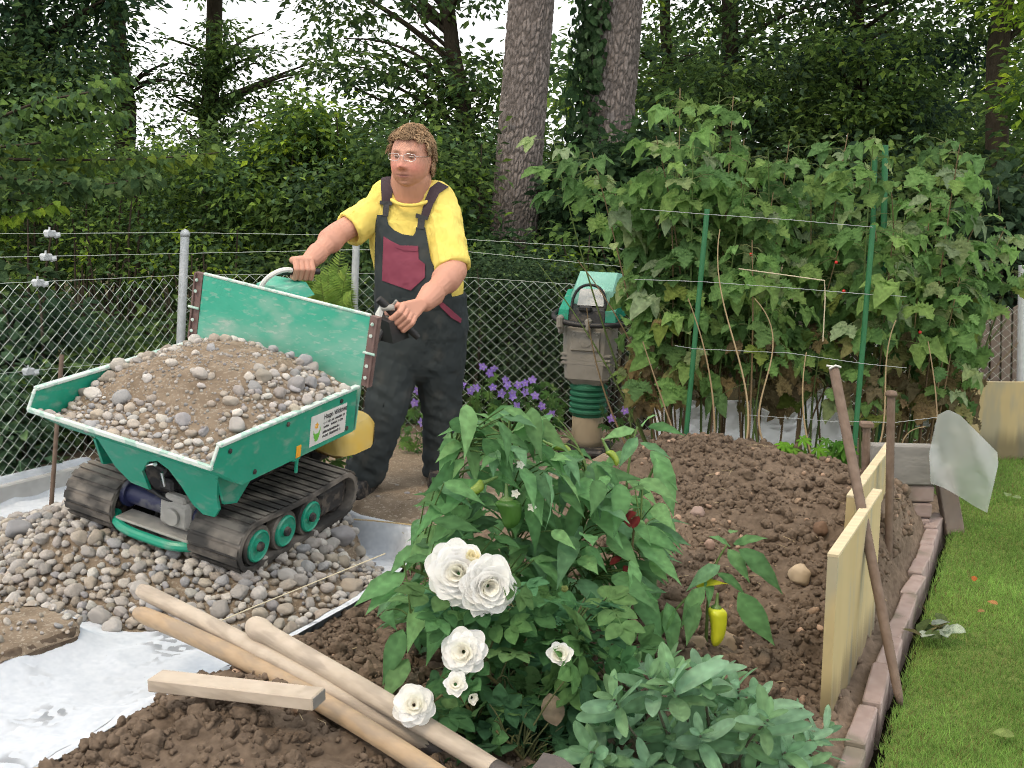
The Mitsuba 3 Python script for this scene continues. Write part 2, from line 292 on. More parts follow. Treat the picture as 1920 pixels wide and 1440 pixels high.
part('gravel_bed', 'gravel', cat(small), 'stone_mat', True, np.vstack(scl), kind='stuff')
# stray pebbles and clods on the beds
r = rnd(17); ms, cs = [], []
def on_soil(n, poly):
    q = inpoly(r, n, poly); return np.c_[q, height(q[:, 0], q[:, 1])]
BEDR = GX((1180, 1440), (1130, 1100), (1230, 860))+[(.7, 5.95), (1.9, 5.75)]+[(brick_x(5.3)-.04, 5.3), (brick_x(3.2)-.05, 3.2)]
BEDL = GX((60, 1445), (300, 1330), (470, 1262), (660, 1150), (760, 1080), (900, 1200), (1000, 1440))
CL = []
for j in range(14):                                  # crumbs: jittered, not rounded
    v, f = ico(2 if j > 9 else 1 if j > 3 else 0) if j > 3 else mesh(trimesh.creation.icosphere(0)); v = v*A(1, r.uniform(.65, 1), r.uniform(.55, .9)); v = v*(1+(.5 if j < 10 else .38)*(r.uniform(size=len(v))-.5))[:, None]*(1+.5*(noise(v+j*7, 1.6, j)-.5))[:, None]; CL.append((v, f))
BEDL = GX((40, 1450), (300, 1325), (440, 1272), (560, 1204), (650, 1155), (760, 1080), (960, 1050), (1150, 1060), (1250, 1200), (1180, 1700), (60, 1700))
for poly, n in ((BEDR, 9000), (BEDL, 10500)):
    for p in on_soil(n, poly):
        if noise(p, 7, 61)*.6+noise(p, 19, 62)*.4 < .42 and r.uniform() < .8: continue
        s = float(np.clip(r.lognormal(np.log(.0068), .62), .003, .034)); j = int(r.integers(4) if s < .008 else r.integers(4, 10) if s < .022 else r.integers(10, 14)); ms.append(move(CL[j], p+A(0, 0, .2*s), rotr(r), s))
def on_soil_(poly, n, r): q = inpoly(r, n, poly); return np.c_[q, height(q[:, 0], q[:, 1])]
thing('soil_clods', 'loose crumbly brown clods of dug earth lying over the garden beds', 'earth clods', kind='stuff'); put('soil_clods', cat(ms), 'soil_mat', 50)
ms, cs = [], []
for poly, n in ((BEDR, 190), (BEDL, 60)):
    for p in on_soil(n, poly):
        s = float(np.clip(r.lognormal(np.log(.009), .5), .004, .022)); m = move(stone(r, 1), p+A(0, 0, .3*s), rotr(r), s); ms.append(m)
        cs.append(np.tile(srgb(165, 140, 120)*r.uniform(.6, 1.1), (len(m[0]), 1)))
for n, poly in ((260, TROD), (160, SLAB)):
    for p in on_soil(n, poly):
        s = float(np.clip(r.lognormal(np.log(.010), .5), .004, .02)); m = move(stone(r, 1, .5), p+A(0, 0, .012), rotr(r), s); ms.append(m); cs.append(np.tile(scol(r), (len(m[0]), 1)))
thing('pebbles', 'small pale pebbles scattered through the brown soil and trodden path', 'pebbles', kind='stuff'); put('pebbles', cat(ms), 'stone_mat', True, np.vstack(cs))
for px, py, rp, c, lab in ((1306, 1208, 20, (170, 150, 130), 'rounded pale brown stone left of the yellow pepper tip'), (1362, 1203, 27, (178, 158, 134), 'larger rounded pale stone right of the yellow pepper tip'),
        (1498, 1078, 22, (196, 176, 150), 'pale oval stone standing upright on the dug soil near the board'), (1537, 990, 20, (120, 96, 80), 'brown flat stone on the soil slope beside the far board'),
        (1340, 856, 14, (176, 150, 136), 'small pinkish stone near the top left of the soil heap'), (1512, 905, 15, (170, 140, 126), 'pinkish stone high on the soil heap below the canes'),
        (1307, 960, 16, (160, 140, 130), 'grey pink stone on the left slope of the soil heap'), (1330, 1022, 12, (165, 140, 126), 'small light stone right above the small pepper plant'),
        (565, 1328, 14, (150, 128, 112), 'light stone on the soil mound under the batten')):
    z = 0.05
    for _ in range(6): g = G(px, py+.5*rp, z); z = .5*z+.5*height(g[:1], g[1:2])[0]
    g = G(px, py+.5*rp, z); s = rp*np.linalg.norm(g-CC)/FOC
    k = thing('soil_stone', lab, 'stone'); put(k, move(stone(r, 2, .85), g+A(0, 0, .45*s), euler(r.uniform(0, 360), -60 if px == 1498 else 0), s), 'stone_mat', True, srgb(*c)*.8)
# ---------------------------------------------------------------- tracked dumper
mat('green_paint', lambda p, n, u: mix(mix((.008, .245, .15), (.02, .3, .2), fb(p.x*9, p.y*9, p.z*9, 3)), (.22, .33, .27), .5*ss(.52, .8, fb(p.x*16+p.z*9, p.y*16, p.z*26, 5))), .36)
mat('board_paint', lambda p, n, u: mix(mix((.025, .31, .205), (.06, .38, .27), fb(p.x*7, p.y*7, p.z*7, 4)), (.40, .46, .42), .32*ss(.55, .75, fb(p.x*30, p.y*30, p.z*75, 4))+.3*ss(.5, .75, fb(p.x*7, p.y*7, p.z*9, 4))+.5*ss(.97, .84, p.z)*fb(p.x*14, p.y*14, p.z*22, 4)), .42)
mat('worn_edge', lambda p, n, u: mix((.5, .58, .54), (.3, .46, .4), ss(.5, .6, fb(p.x*40, p.y*40, p.z*40, 3))), .5)
mat('brown_steel', lambda p, n, u: mix((.10, .052, .05), (.2, .14, .125), fb(p.x*22, p.y*22, p.z*22, 4)), .65)
mat('rubber', lambda p, n, u: mix((.032, .031, .030), (.18, .16, .14), ss(.35, .75, fb(p.x*11, p.y*11, p.z*11, 4))), .75, lambda p, n, u: fb(p.x*160, p.y*160, p.z*160, 3), .002)
mat('dark_steel', lambda p, n, u: mix((.02, .02, .022), (.1, .085, .07), ss(.45, .75, fb(p.x*30, p.y*30, p.z*30, 3))), .55)
mat('dusty_alloy', lambda p, n, u: mix((.24, .235, .22), (.4, .385, .36), fb(p.x*30, p.y*30, p.z*30, 4)), .75)
mat('navy_paint', lambda p, n, u: mix((.018, .022, .07), (.1, .1, .12), ss(.45, .75, fb(p.x*24, p.y*24, p.z*24, 3))), .45)
mat('yellow_hood', lambda p, n, u: mix((.72, .47, .06), (.62, .48, .2), fb(p.x*12, p.y*12, p.z*12, 3)), .22, clearcoat=.5, clearcoat_gloss=.9)
mat('white_paint', lambda p, n, u: mix((.7, .71, .7), (.55, .54, .5), fb(p.x*20, p.y*20, p.z*20, 3)), .4)
mat('black_plastic', (.02, .02, .022), .5)
mat('print_black', (.03, .03, .035), .7)
mat('print_green', (.12, .42, .05), .6)
mat('print_orange', (.75, .36, .03), .6)
mat('chrome', (.75, .76, .78), .18, metallic=1.0)
dump = thing('tracked_dumper', 'green mini tracked dumper heaped with stones and earth, driving over the gravel', 'dumper')
def dp(name, m, b, smooth=30, **k):
    v, f = mesh(m); return part(k.pop('to', dump), name, (D(v), f), b, smooth, **k)
TL, TW, TH = .923, .43, .192
side = [(0, 0), (.777, 0), (.959, .119), (.923, TH), (0, TH)]
for s in (1, -1):
    k = dp('side_wall', prism(side, s*TW-.004, s*TW+.004), 'green_paint', False)
    dp('rim', cat([beam((-.01, s*TW, TH+.006), (TL, s*TW, TH+.006), .026, .014, .003), beam((TL+.003, s*TW, TH+.004), (.962, s*TW, .119), .012, .012, .003)]), 'worn_edge', to=k)
dp('floor', cat([rbox(.777, .85, .008, .001, (.3885, 0, .004)), beam((.772, 0, .004), (.957, 0, .122), .85, .008, .001)]), 'green_paint', False)
dp('lip', beam((.957, -.435, .121), (.957, .435, .121), .016, .02, .004), 'worn_edge')
# rear guard board with its steel channels
bb = dp('backboard', hull([(a, b, c) for a, c in ((-.012, .0), (-.058, .495), (-.020, .0), (-.066, .495)) for b in (-.432, .432)]), 'board_paint', False)
dp('top_edge', beam((-.062, -.432, .5), (-.062, .432, .5), .016, .012, .003), 'worn_edge', to=bb)
for s in (1, -1):
    dp('channel', cat([hull([(a, s*b, c) for a, c in ((-.028, .2), (-.054, .5), (-.05, .2), (-.078, .5)) for b in (.434, .476)]), hull([(a, s*b, c) for a, c in ((-.018, .2), (-.044, .5), (-.026, .2), (-.054, .5)) for b in (.466, .474)])]), 'brown_steel', False, to=bb)
    dp('hinge_pin', tube([(-.03, s*.43, .345), (-.03, s*.485, .345)], .006, 8), 'worn_edge', to=bb)
# front apron: a plate with an arched opening that carries the tub
ap = [(-.27, .02), (-.24, .0), (-.17, -.10), (-.10, -.15), (-.01, -.155), (-.035, -.08), (.0, -.025), (.05, -.008), (.10, -.03), (.155, -.09), (.2, -.155), (.245, -.185), (.30, -.18), (.325, -.14), (.32, -.09), (.335, .0), (.345, .02)]
v, f = prism(ap, 0, .014, (1, 0, 2)); v = np.c_[.775+v[:, 2]+.22*v[:, 0], v[:, 1], v[:, 0]]
dp('apron', (v, f), 'green_paint', False)
for s in (-.26, .33): dp('gusset', prism([(.5, .0), (.79, .0), (.74, -.12), (.66, -.14)], s-.006, s+.006), 'green_paint', False)
dp('chassis', cat([rbox(.66, .34, .2, .02, (.31, 0, -.17)), rbox(.5, .3, .06, .01, (.35, 0, -.04))]), 'dark_steel')
dp('hydraulic_ram', cat([tube([(.72, .02, -.07), (.60, .05, -.12)], .028, 12), rbox(.05, .07, .05, .01, (.70, .04, -.13))]), 'black_plastic')
dp('piston_rod', cat([tube([(.775, .03, -.03), (.70, .015, -.085)], .009, 10), tube([(.765, .055, -.06), (.75, .06, -.12)], .007, 8), tube([(.77, -.02, -.05), (.765, .02, -.035)], .005, 8)]), 'chrome')
dp('axle', cat([tube([(.66, -.2, -.245), (.66, .21, -.245)], .042, 16), lathe([(.058, 0), (.058, .02)], 16, (0, 1, 0), (.66, -.19, -.245))]), 'navy_paint')
dp('gearbox', cat([rbox(.10, .15, .115, .018, (.675, .085, -.245)), tube([(.73, .085, -.25), (.74, .085, -.25)], .035, 12), rbox(.04, .10, .03, .008, (.70, .085, -.18))]), 'dusty_alloy')
dp('bumper', tube(spline([(.70, -.215, -.33), (.745, -.17, -.345), (.765, 0, -.355), (.76, .14, -.35), (.72, .2, -.345)], 16)*A(1, 1, 1), .02, 10), 'green_paint')
dp('bumper_plate', rbox(.10, .36, .012, .003, (.70, 0, -.325)), 'dusty_alloy')
for k_ in range(3): dp('hose', tube(spline([(.62, -.16+.03*k_, -.06), (.72, -.10+.05*k_, -.14-.02*k_), (.70, -.02+.05*k_, -.19), (.66, .05+.02*k_, -.17)], 16), .008, 7), 'black_plastic', True)
for u_, w_ in ((.12, .166), (.5, .166), (.86, .16), (.06, .03), (.7, .03)): dp('bolt', lathe([(.010, 0), (.010, .004), (.006, .006), (.001, .006)], 8, (0, 1, 0), (u_, .4345, w_)), 'dark_steel')
for s in (1, -1):
    for w_ in (.24, .29, .42, .47): dp('bolt', lathe([(.008, 0), (.008, .004), (.001, .005)], 8, (1, 0, 0), (-.018-.052*(w_-.2)/.3*.5, s*.455, w_)), 'worn_edge', to=bb)
# tracks
def belt(off, n=14):
    c0, c1, R = A(.655, -.30), A(.02, -.298), .105-off
    a = np.linspace(-np.pi/2, np.pi/2, n); b = np.linspace(np.pi/2, 3*np.pi/2, n)
    top = np.linspace(1, 0, 10)[1:-1]; p = [c0+R*np.stack([np.cos(a), np.sin(a)], 1)]
    p.append(np.stack([c1[0]+(c0[0]-c1[0])*top, -.298+R+0*top-.012*np.sin(np.pi*top)], 1)); p.append(c1+R*np.stack([np.cos(b), np.sin(b)], 1))
    p.append(np.stack([c1[0]+(c0[0]-c1[0])*top[::-1], -.299-R+0*top], 1)); return np.vstack(p)
for s in (1, -1):
    o, i = belt(0), belt(.02); n = len(o); vv = [-.12, -.113, .113, .12]
    ring = [(i, -.12), (o, -.12), (o*1, -.112), (o, .112), (o, .12), (i, .12)]
    oo = o+unit(o-i)*.003
    ring = [(i, -.12), (o, -.12), (oo, -.11), (oo, .11), (o, .12), (i, .12), (i, -.12)]
    V = np.vstack([np.c_[q[:, 0], np.full(n, s*.31+y), q[:, 1]] for q, y in ring]); F = []
    for a in range(len(ring)-1):
        j = np.arange(n); p_, q_ = a*n+j, a*n+(j+1) % n; F += [np.stack([p_, p_+n, q_+n], 1), np.stack([p_, q_+n, q_], 1)]
    m = trimesh.Trimesh(V, np.vstack(F), process=True); m.fix_normals()
    tk = dp('track', m, 'rubber', 40)
    lugs = []; path = belt(-.004, 60); L = np.r_[0, np.cumsum(np.linalg.norm(np.diff(path, axis=0), axis=1))]
    for t in np.arange(0, L[-1], .046):
        c = A(np.interp(t, L, path[:, 0]), np.interp(t, L, path[:, 1])); d = A(np.interp(t+.01, L, path[:, 0]), np.interp(t+.01, L, path[:, 1]))-c
        x = unit(A(d[0], 0, d[1])); z = unit(np.cross(x, A(0, 1, 0))); lugs.append(move(hull([(a*(.016 if c_ < 0 else .011), b*(.118 if c_ < 0 else .108), c_) for a in (-1, 1) for b in (-1, 1) for c_ in (-.006, .004)]), (c[0], s*.31, c[1]), np.stack([x, A(0, 1, 0)*1.0, np.cross(x, A(0, 1, 0))], 1)))
    dp('tread', cat(lugs), 'rubber', 30, to=tk, kind='stuff')
    dp('track_frame', cat([rbox(.6, .10, .07, .015, (.32, s*.31, -.285)), tube([(.655, s*.22, -.30), (.655, s*.40, -.30)], .075, 20), tube([(.02, s*.22, -.298), (.02, s*.39, -.298)], .08, 14), rbox(.2, .16, .13, .02, (.08, s*.33, -.30))]), 'dark_steel', to=tk)
    for wu in (.621, .441, .261):
        w = dp('wheel', lathe([(.058, -.035), (.066, -.034), (.066, .012), (.06, .017), (.056, .012), (.03, .004), (.022, .006), (.02, .014), (.0, .016)], 28, (0, s, 0), (wu, s*.412, -.312)), 'green_paint', to=tk)
        taken.setdefault(w, 0)
    for wu in (.621, .441, .261): dp('tyre', lathe([(.064, -.04), (.082, -.036), (.084, -.0), (.08, .006), (.064, .004)], 28, (0, s, 0), (wu, s*.412, -.312)), 'rubber', to=tk)
    for wu in (.621, .441, .261): dp('hub', lathe([(.021, 0), (.018, .012), (.001, .013)], 14, (0, s, 0), (wu, s*.426, -.312)), 'dark_steel', to=tk)
# engine end, console and handles behind the board
dp('engine', cat([rbox(.34, .5, .2, .03, (-.25, -.03, -.15)), rbox(.24, .3, .12, .03, (-.24, -.05, .0)), tube([(-.2, -.3, -.1), (-.2, -.3, .1)], .035, 12)]), 'dark_steel')
hood = []
for z, w0, w1 in ((-.185, .05, .09), (-.16, .0, .0), (-.07, .005, .01), (-.035, .05, .06)):
    for cx, cy, rr in ((-.13, .15, .03), (-.13, .31, .05), (-.28, .15, .05), (-.25, .29, .075)):
        for t in np.arange(8)*np.pi/4: hood.append((cx+(rr+.03-w0*.6)*math.cos(t), cy+(rr+.02-w1*.6)*math.sin(t), z))
dp('engine_cover', cat([hull(hood), hull([(a, b, c) for a in (-.26, -.12) for b in (.1, .36) for c in (-.118, -.112)])]), 'yellow_hood', 35)
for y in (-.17, .36):
    dp('handlebar', tube(spline([(-.10, y*.8, -.02), (-.18, y*.9, .2), (-.28, y, .36), (-.34, y, .425)], 14), .016, 10), 'dark_steel')
con = dp('console', hull([(a, b, c) for a, b, c in ((-.24, -.30, .39), (-.24, -.10, .40), (-.42, -.33, .41), (-.42, -.08, .42), (-.26, -.29, .455), (-.26, -.13, .46), (-.40, -.30, .47), (-.40, -.12, .475))]), 'board_paint', 30)
dp('bracket', tube(spline([(-.22, -.235, .40), (-.235, -.215, .50), (-.27, -.185, .53), (-.34, -.165, .53)], 12), .012, 8), 'white_paint', to=con)
GRIP = [(A(-.36, -.20, .515), A(-.47, -.12, .515)), (A(-.33, .347, .476), A(-.42, .453, .357))]
for a, b in GRIP: dp('grip', tube(np.linspace(a-(b-a)*.25, b+(b-a)*.15, 8), [.017, .019, .017, .019, .017, .019, .017, .015], 12), 'black_plastic')
dp('lever_arm', hull([(a, b, c) for a, b, c in ((-.28, .325, .36), (-.28, .345, .355), (-.30, .315, .44), (-.30, .335, .45), (-.31, .33, .48), (-.33, .345, .48), (-.29, .32, .36))]), 'white_paint', 30)
dp('lever_boot', hull([(a, b, c) for a in (-.28, -.42) for b, c in ((.32, .33), (.43, .33), (.34, .43), (.40, .42))]), 'black_plastic', 30)
dp('clamp', cat([tube([(-.32, .335, .465), (-.34, .385, .475)], .014, 10), tube([(-.34, .375, .48), (-.335, .395, .51)], .006, 8)]), 'dusty_alloy')
# label plate with the owner's lettering
Mx = A([-1, 0, 0], [0, 0, 1], [0, 1, 0])
dec = dp('decal', hull([(a, b, c) for b in (.4345, .4362) for a, c in ((.338, .152), (.074, .148), (.074, .02), (.338, .022))]), 'white_paint', False, label='white label plate with a flower emblem and lettering')
def lettering(txt, h, u, w, bold=False, dep=.0012): return move(meshkit.text_mesh(txt, h, dep, bold), (u, .4362, w), Mx)
dp('lettering', lettering('Hugo Widmer', .0195, .246, .119, True), 'print_black', False, to=dec)
r = rnd(3); bars = []
for row, (w, u0, u1, h) in enumerate(((.097, .244, .088, .011), (.079, .244, .093, .011), (.057, .246, .128, .012), (.039, .246, .12, .012))):
    u = u0
    while u > u1:
        k = r.uniform(.003, .007)
        if r.uniform() > .16: bars.append(rbox(k, .0012, h*r.uniform(.6, 1), .0003, (u-k/2, .4368, w+h*.4)))
        u -= k+.0025
dp('small_print', cat(bars), 'print_black', False, to=dec, kind='stuff')
dp('emblem_flower', cat([hull([(.296+.0145*math.cos(t)*q+.004*math.sin(t), y, .104+.0145*math.sin(t)*q-.004*math.cos(t)) for q, s_ in ((.1, 0), (1, 1)) for y in (.4362, .4374)]+[(.296+.0145*math.cos(t)*.5+k*.0055*-math.sin(t), y, .104+.0145*math.sin(t)*.5+k*.0055*math.cos(t)) for k in (-1, 1) for y in (.4362, .4374)]) for t in np.arange(6)*np.pi/3]), 'print_orange', False, to=dec)
lf = [(.318, .09), (.312, .06), (.30, .038), (.288, .036), (.276, .05), (.266, .085), (.2635, .097), (.276, .075), (.284, .068), (.292, .072), (.30, .068), (.308, .074)]
dp('emblem_leaf', prism(lf, .4362, .4374), 'print_green', False, to=dec)
dp('sticker', rbox(.032, .003, .05, .001, (.413, .4355, .028)), 'print_orange', False, label='small yellow sticker')
dp('latch', cat([rbox(.014, .012, .07, .003, (.405, .425, -.035)), rbox(.05, .02, .02, .004, (.41, .42, -.005))]), 'green_paint', False)
# the load
def load_z(u, v):
    a = .215+.075*np.exp(-((u-.30)/.34)**2)*(1-(v/.55)**2)-.125*sstep(.5, .95, u)-.05*np.abs(v/.42)**2.5+.03*np.exp(-((u-.1)/.12)**2-((v+.1)/.3)**2)
    p = np.c_[u, v, 0*u]; return np.maximum(a+.03*(fbm(p, 7, 4, 3)-.5)+.012*(fbm(p, 30, 3, 5)-.5), .012+np.maximum(u-.777, 0)*.65)
U_, V_, F_ = grid(.0, .938, -.422, .422, .0105); n0 = len(U_)
top = np.c_[U_, V_, load_z(U_, V_)]
ld = thing('soil_load', 'heap of grey brown earth and pale stones piled in the green dumper tub', 'earth load')
put(ld, (D(top), F_), 'dirt_mat', True)
r = rnd(29); pts, rad, sm, sc = [], [], [], []
for k in range(5200):
    u, v = r.uniform(.03, .945), r.uniform(-.41, .415)
    dens = max(sstep(.14, .32, v)*sstep(.8, .2, u)*1.0, sstep(.66, .84, u-.1*max(v, 0))*1.0, sstep(-.3, -.38, v)*.5, sstep(.12, .05, u)*.5, .008)
    if r.uniform() > dens: continue
    s = float(np.clip(r.lognormal(np.log(.0165), .42), .007, .04))
    if pts and (np.hypot(*(np.array(pts)-(u, v)).T) < .8*(s+np.array(rad))).any(): continue
    pts.append((u, v)); rad.append(s)
pts.append((.52, .02)); rad.append(.034); pts.append((.06, .2)); rad.append(.042); pts.append((.30, .33)); rad.append(.038)
order = np.argsort(-np.array(rad)); big = set(order[:230].tolist())
for k, ((u, v), s) in enumerate(zip(pts, rad)):
    z = load_z(A(u), A(v))[0]; m = move(stone(r, 2 if s > .02 else 1, .72), D((u, v, z+.28*s)), DU@yaw(r.uniform(0, 6.3))@euler(0, r.uniform(-25, 25), r.uniform(-25, 25)), s*1.12)
    c = scol(r, 1.06)*(A(.8, .86, 1.0) if (u, v) == (.30, .33) else 1)
    if k in big: part(ld, 'stone', m, 'stone_mat', True, c)
    else: sm.append(m); sc.append(np.tile(c, (len(m[0]), 1)))
for k in range(900):
    u, v = r.uniform(.02, .93), r.uniform(-.41, .41); s = r.uniform(.003, .008); m = move(ico(1 if s > .006 else 0) if s > .006 else mesh(trimesh.creation.icosphere(0)), D((u, v, load_z(A(u), A(v))[0]+.2*s)), rotr(r), s); sm.append(m); sc.append(np.tile(scol(r, .85), (len(m[0]), 1)))
part(ld, 'grit', cat(sm), 'stone_mat', True, np.vstack(sc), kind='stuff')
# ---------------------------------------------------------------- the man
mat('skin_mat', VC, .5, lambda p, n, u: fb(p.x*260, p.y*260, p.z*260, 2), .0006, specular=.4)
mat('shirt_mat', lambda p, n, u: mix((.72, .56, .12), (.78, .64, .18), fb(p.x*12, p.y*12, p.z*12, 3)), .85, lambda p, n, u: fb(p.x*26, p.y*26, p.z*15, 3), .012, specular=.15, sheen=.3)
mat('overall_mat', lambda p, n, u: mix(mix((.028, .036, .040), (.052, .063, .067), fb(p.x*9, p.y*9, p.z*9, 4)), (.10, .095, .085), .3*ss(.55, .8, fb(p.x*14, p.y*14, p.z*10, 4))), .85, lambda p, n, u: fb(p.x*30, p.y*30, p.z*11, 3), .016, specular=.2)
mat('maroon_mat', lambda p, n, u: mix((.17, .028, .055), (.24, .055, .09), fb(p.x*20, p.y*20, p.z*20, 3)), .85, lambda p, n, u: fb(p.x*40, p.y*40, p.z*25, 3), .008)
mat('strap_mat', (.04, .024, .032), .8)
scene['lens'] = {'type': 'thindielectric'}
man = thing('person', 'man in yellow shirt and dark bib overalls steering the green dumper by its handles', 'person')
def J(px, py, Y, rp): c = P(px, py, Y); return c, rp*((c-CC)@FW)/FOC
def ball(c, r, n=20): return m3.Manifold.sphere(float(r), n).translate([float(x) for x in c])
def bone(*js, g=0.0): return m3.Manifold.batch_hull([ball(c, r+g) for c, r in js])
def chain(*js, g=0.0): return [bone(a, b, g=g) for a, b in zip(js, js[1:])]
def union(ms): return m3.Manifold.batch_boolean(ms, m3.OpType.Add)
def smooth(m, L=.012, it=12, f=.5):
    v, f_ = mesh(m.refine_to_length(L)); t = trimesh.Trimesh(v, f_, process=True); trimesh.smoothing.filter_taubin(t, lamb=f, nu=f+.02, iterations=it); return t
def solid(t): t = trimesh.Trimesh(*mesh(t), process=True); return m3.Manifold(m3.Mesh(np.array(t.vertices, np.float32), np.array(t.faces, np.uint32)))
def trim(m, n, p): n = unit(n); return m.trim_by_plane([float(x) for x in n], float(n@np.asarray(p)))
def frustum(poly, y0, y1, cell=None):
    q = trimesh.creation.extrude_polygon(Polygon(poly), 1.0, engine='earcut'); v, f = mesh(q)
    w = P(v[:, 0], v[:, 1], y0+(y1-y0)*v[:, 2]); t = trimesh.Trimesh(w, f); t.fix_normals(); return solid(t)
shR, elR, wrR = J(704, 397, 6.07, 28), J(633, 438, 5.92, 22), J(583, 487, 5.745, 15)
shL, elL, wrL = J(832, 404, 6.04, 29), J(851, 508, 5.84, 25), J(797, 566, 5.60, 17)
nk0, nk1 = J(768, 384, 6.09, 40), J(771, 335, 6.03, 38)
chR, chL, beR, beL = J(734, 428, 6.09, 41), J(812, 430, 6.08, 44), J(756, 535, 6.05, 46), J(816, 540, 6.04, 49)
hiR, hiL, thR, thL = J(757, 610, 6.08, 46), J(822, 612, 6.08, 49), J(744, 668, 6.07, 45), J(824, 672, 6.1, 45)
knR, knL, anR, anL = J(722, 772, 5.98, 38), J(828, 782, 6.16, 34), J(684, 885, 5.99, 36), J(824, 890, 6.22, 29)
tpR, tpL = J(732, 376, 6.10, 38), J(814, 380, 6.09, 38)
gi = -.020
torso = [bone(chR, chL, beR, beL, g=gi), bone(beR, beL, hiR, hiL, g=gi), bone(chR, chL, nk0, g=gi), bone(shR, chR, nk0, g=gi), bone(shL, chL, nk0, g=gi), bone(shR, shL, chR, chL, g=gi), bone(tpR, tpL, nk0, g=gi), bone(tpR, shR, g=gi), bone(tpL, shL, g=gi)]
def hand(a, b, wrist, side, k=1.12):                 # a fist closed round a grip from a to b
    ax = unit(b-a); c = (a+b)/2; w = wrist-c; w = unit(w-ax*(w@ax)); n = np.cross(ax, w)
    if n[2] < 0: n = -n
    R_ = .019
    def at(al, rr, s): t = math.radians(al); return c+(math.cos(t)*w+math.sin(t)*n)*rr*k+ax*s*k
    out, kn = [], []
    for i, (s, l) in enumerate(zip((-.034, -.0115, .0115, .033), (.93, 1.0, .97, .85))):
        s *= side; js = [(at(48, .050, s*.95), .0145*k), (at(100, .038+.006*l, s), .0128*k), (at(168, .030+.003*l, s), .012*k), (at(240-20*(1-l), .0275, s*.97), .0108*k)]
        out += chain(*js); kn.append(js[0])
    heel = [(at(-5, .050, -.026*side), .017*k), (at(-5, .050, .026*side), .016*k), (wrist, .021*k)]
    out.append(bone(*kn, *heel)); out.append(bone(kn[0], kn[3], (at(8, .036, -.02*side), .013*k), (at(8, .036, .022*side), .012*k)))
    th = [(at(-10, .052, -.040*side), .0145*k), (at(-70, .037, -.050*side), .0115*k), (at(-140, .030, -.036*side), .0105*k), (at(-190, .030, -.018*side), .0092*k)]
    return out+chain(*th)
limbs = torso+chain((shR[0], shR[1]-.02), elR, wrR)+chain((shL[0], shL[1]-.02), elL, wrL)+chain(thR, knR, anR, g=-.02)+chain(thL, knL, anL, g=-.02)+[bone(hiR, thR), bone(hiL, thL), bone(nk0, nk1)]
limbs.append(bone((elR[0]*.72+wrR[0]*.28, .062), elR)); limbs.append(bone((elL[0]*.72+wrL[0]*.28, .07), elL))
limbs = smooth(union(limbs), .014, 14)
gR = tuple(D(q) for q in GRIP[0]); gL = tuple(D(q) for q in GRIP[1])
hands = [smooth(union(hand(*gR, wrR[0], -1)+[bone((wrR[0], .042), (elR[0]*.25+wrR[0]*.75, .05))]), .005, 5), smooth(union(hand(*gL, wrL[0], 1)+[bone((wrL[0], .046), (elL[0]*.25+wrL[0]*.75, .058))]), .005, 5)]
# head, in its own frame: x to the man's left, y forward, z up
hc = P(771, 298, 6.0); hf = unit(A(-.30, -1, -.03)); hx = unit(np.cross(A(0.03, 0, 1), hf))*1.0; hx = -hx if hx[0] < 0 else hx
hz = unit(np.cross(hf, hx)); hz = hz if hz[2] > 0 else -hz
HB = np.stack([hx, hf, hz], 1); HK = 1.21
v, f = mesh(trimesh.creation.icosphere(5)); p = v*A(.079, .096, .120); x, y, z = p.T
jaw = sstep(0, -.12, z); p = p.copy(); p[:, 0] *= 1+.02*jaw; p[:, 1] += jaw*.012*(y > 0)*np.clip(v[:, 1], 0, 1); p[:, 1] *= np.where(y > 0, .93, 1.02)
front = np.clip(v[:, 1], 0, 1)**.5*(v[:, 1] > 0)
def gs(x0, z0, sx, sz): return np.exp(-((x-x0)/sx)**2-((z-z0)/sz)**2)*front
e = gs(0, -.027, .017, .013)*.018+gs(0, -.012, .010, .026)*.015+gs(.014, -.030, .009, .009)*.006+gs(-.014, -.030, .009, .009)*.006
e += (gs(.03, .032, .022, .010)+gs(-.03, .032, .022, .010))*.006-(gs(.031, .010, .017, .013)+gs(-.031, .010, .017, .013))*.011
e += (gs(.043, -.032, .022, .022)+gs(-.043, -.032, .022, .022))*.007+gs(0, -.063, .026, .012)*.006-gs(0, -.0615, .026, .0022)*.006+gs(0, -.100, .030, .018)*.012-gs(0, -.085, .022, .006)*.004
e += sum(gs(s*.048, -.068, .024, .034) for s in (-1, 1))*.010
p[:, 1] += e
for s in (-1, 1):
    q = np.exp(-((y+.008)/.018)**2-((z+.0)/.03)**2)*np.clip(s*v[:, 0], 0, 1)**3; p[:, 0] += s*.0*q
head = trimesh.Trimesh(p*HK, f)
def HW(q): return np.asarray(q, float)@HB.T*HK+hc
ears = []
for s in (-1, 1):
    ears += [bone(*[(HW((s*(.073+.010*math.sin(t)), -.012+.016*math.cos(t)*(1 if math.sin(t) > -.5 else .6), .005+.03*math.sin(t))), .0065) for t in np.linspace(-1.9, 2.6, 7)[i:i+2]]) for i in range(6)]+[bone((HW((s*.07, -.004, .0)), .012), (HW((s*.068, .0, -.015)), .01), (HW((s*.07, -.01, .02)), .009))]
hm = solid((head.vertices@HB.T+hc, head.faces))
if hm.volume() < 0: hm = solid((head.vertices@HB.T+hc, head.faces[:, ::-1]))
body = union([solid(limbs), *[solid(h) for h in hands], hm, *ears])
bv, bf = mesh(body); q = (bv-hc)@HB/HK; x, y, z = q.T
col = np.tile(A(.52, .265, .19), (len(bv), 1))*(.92+.16*fbm(bv, 9, 3, 2))[:, None]
inh = (np.abs(x) < .1) & (z > -.15) & (z < .15) & (np.abs(y) < .14); fr = inh & (y > .03)
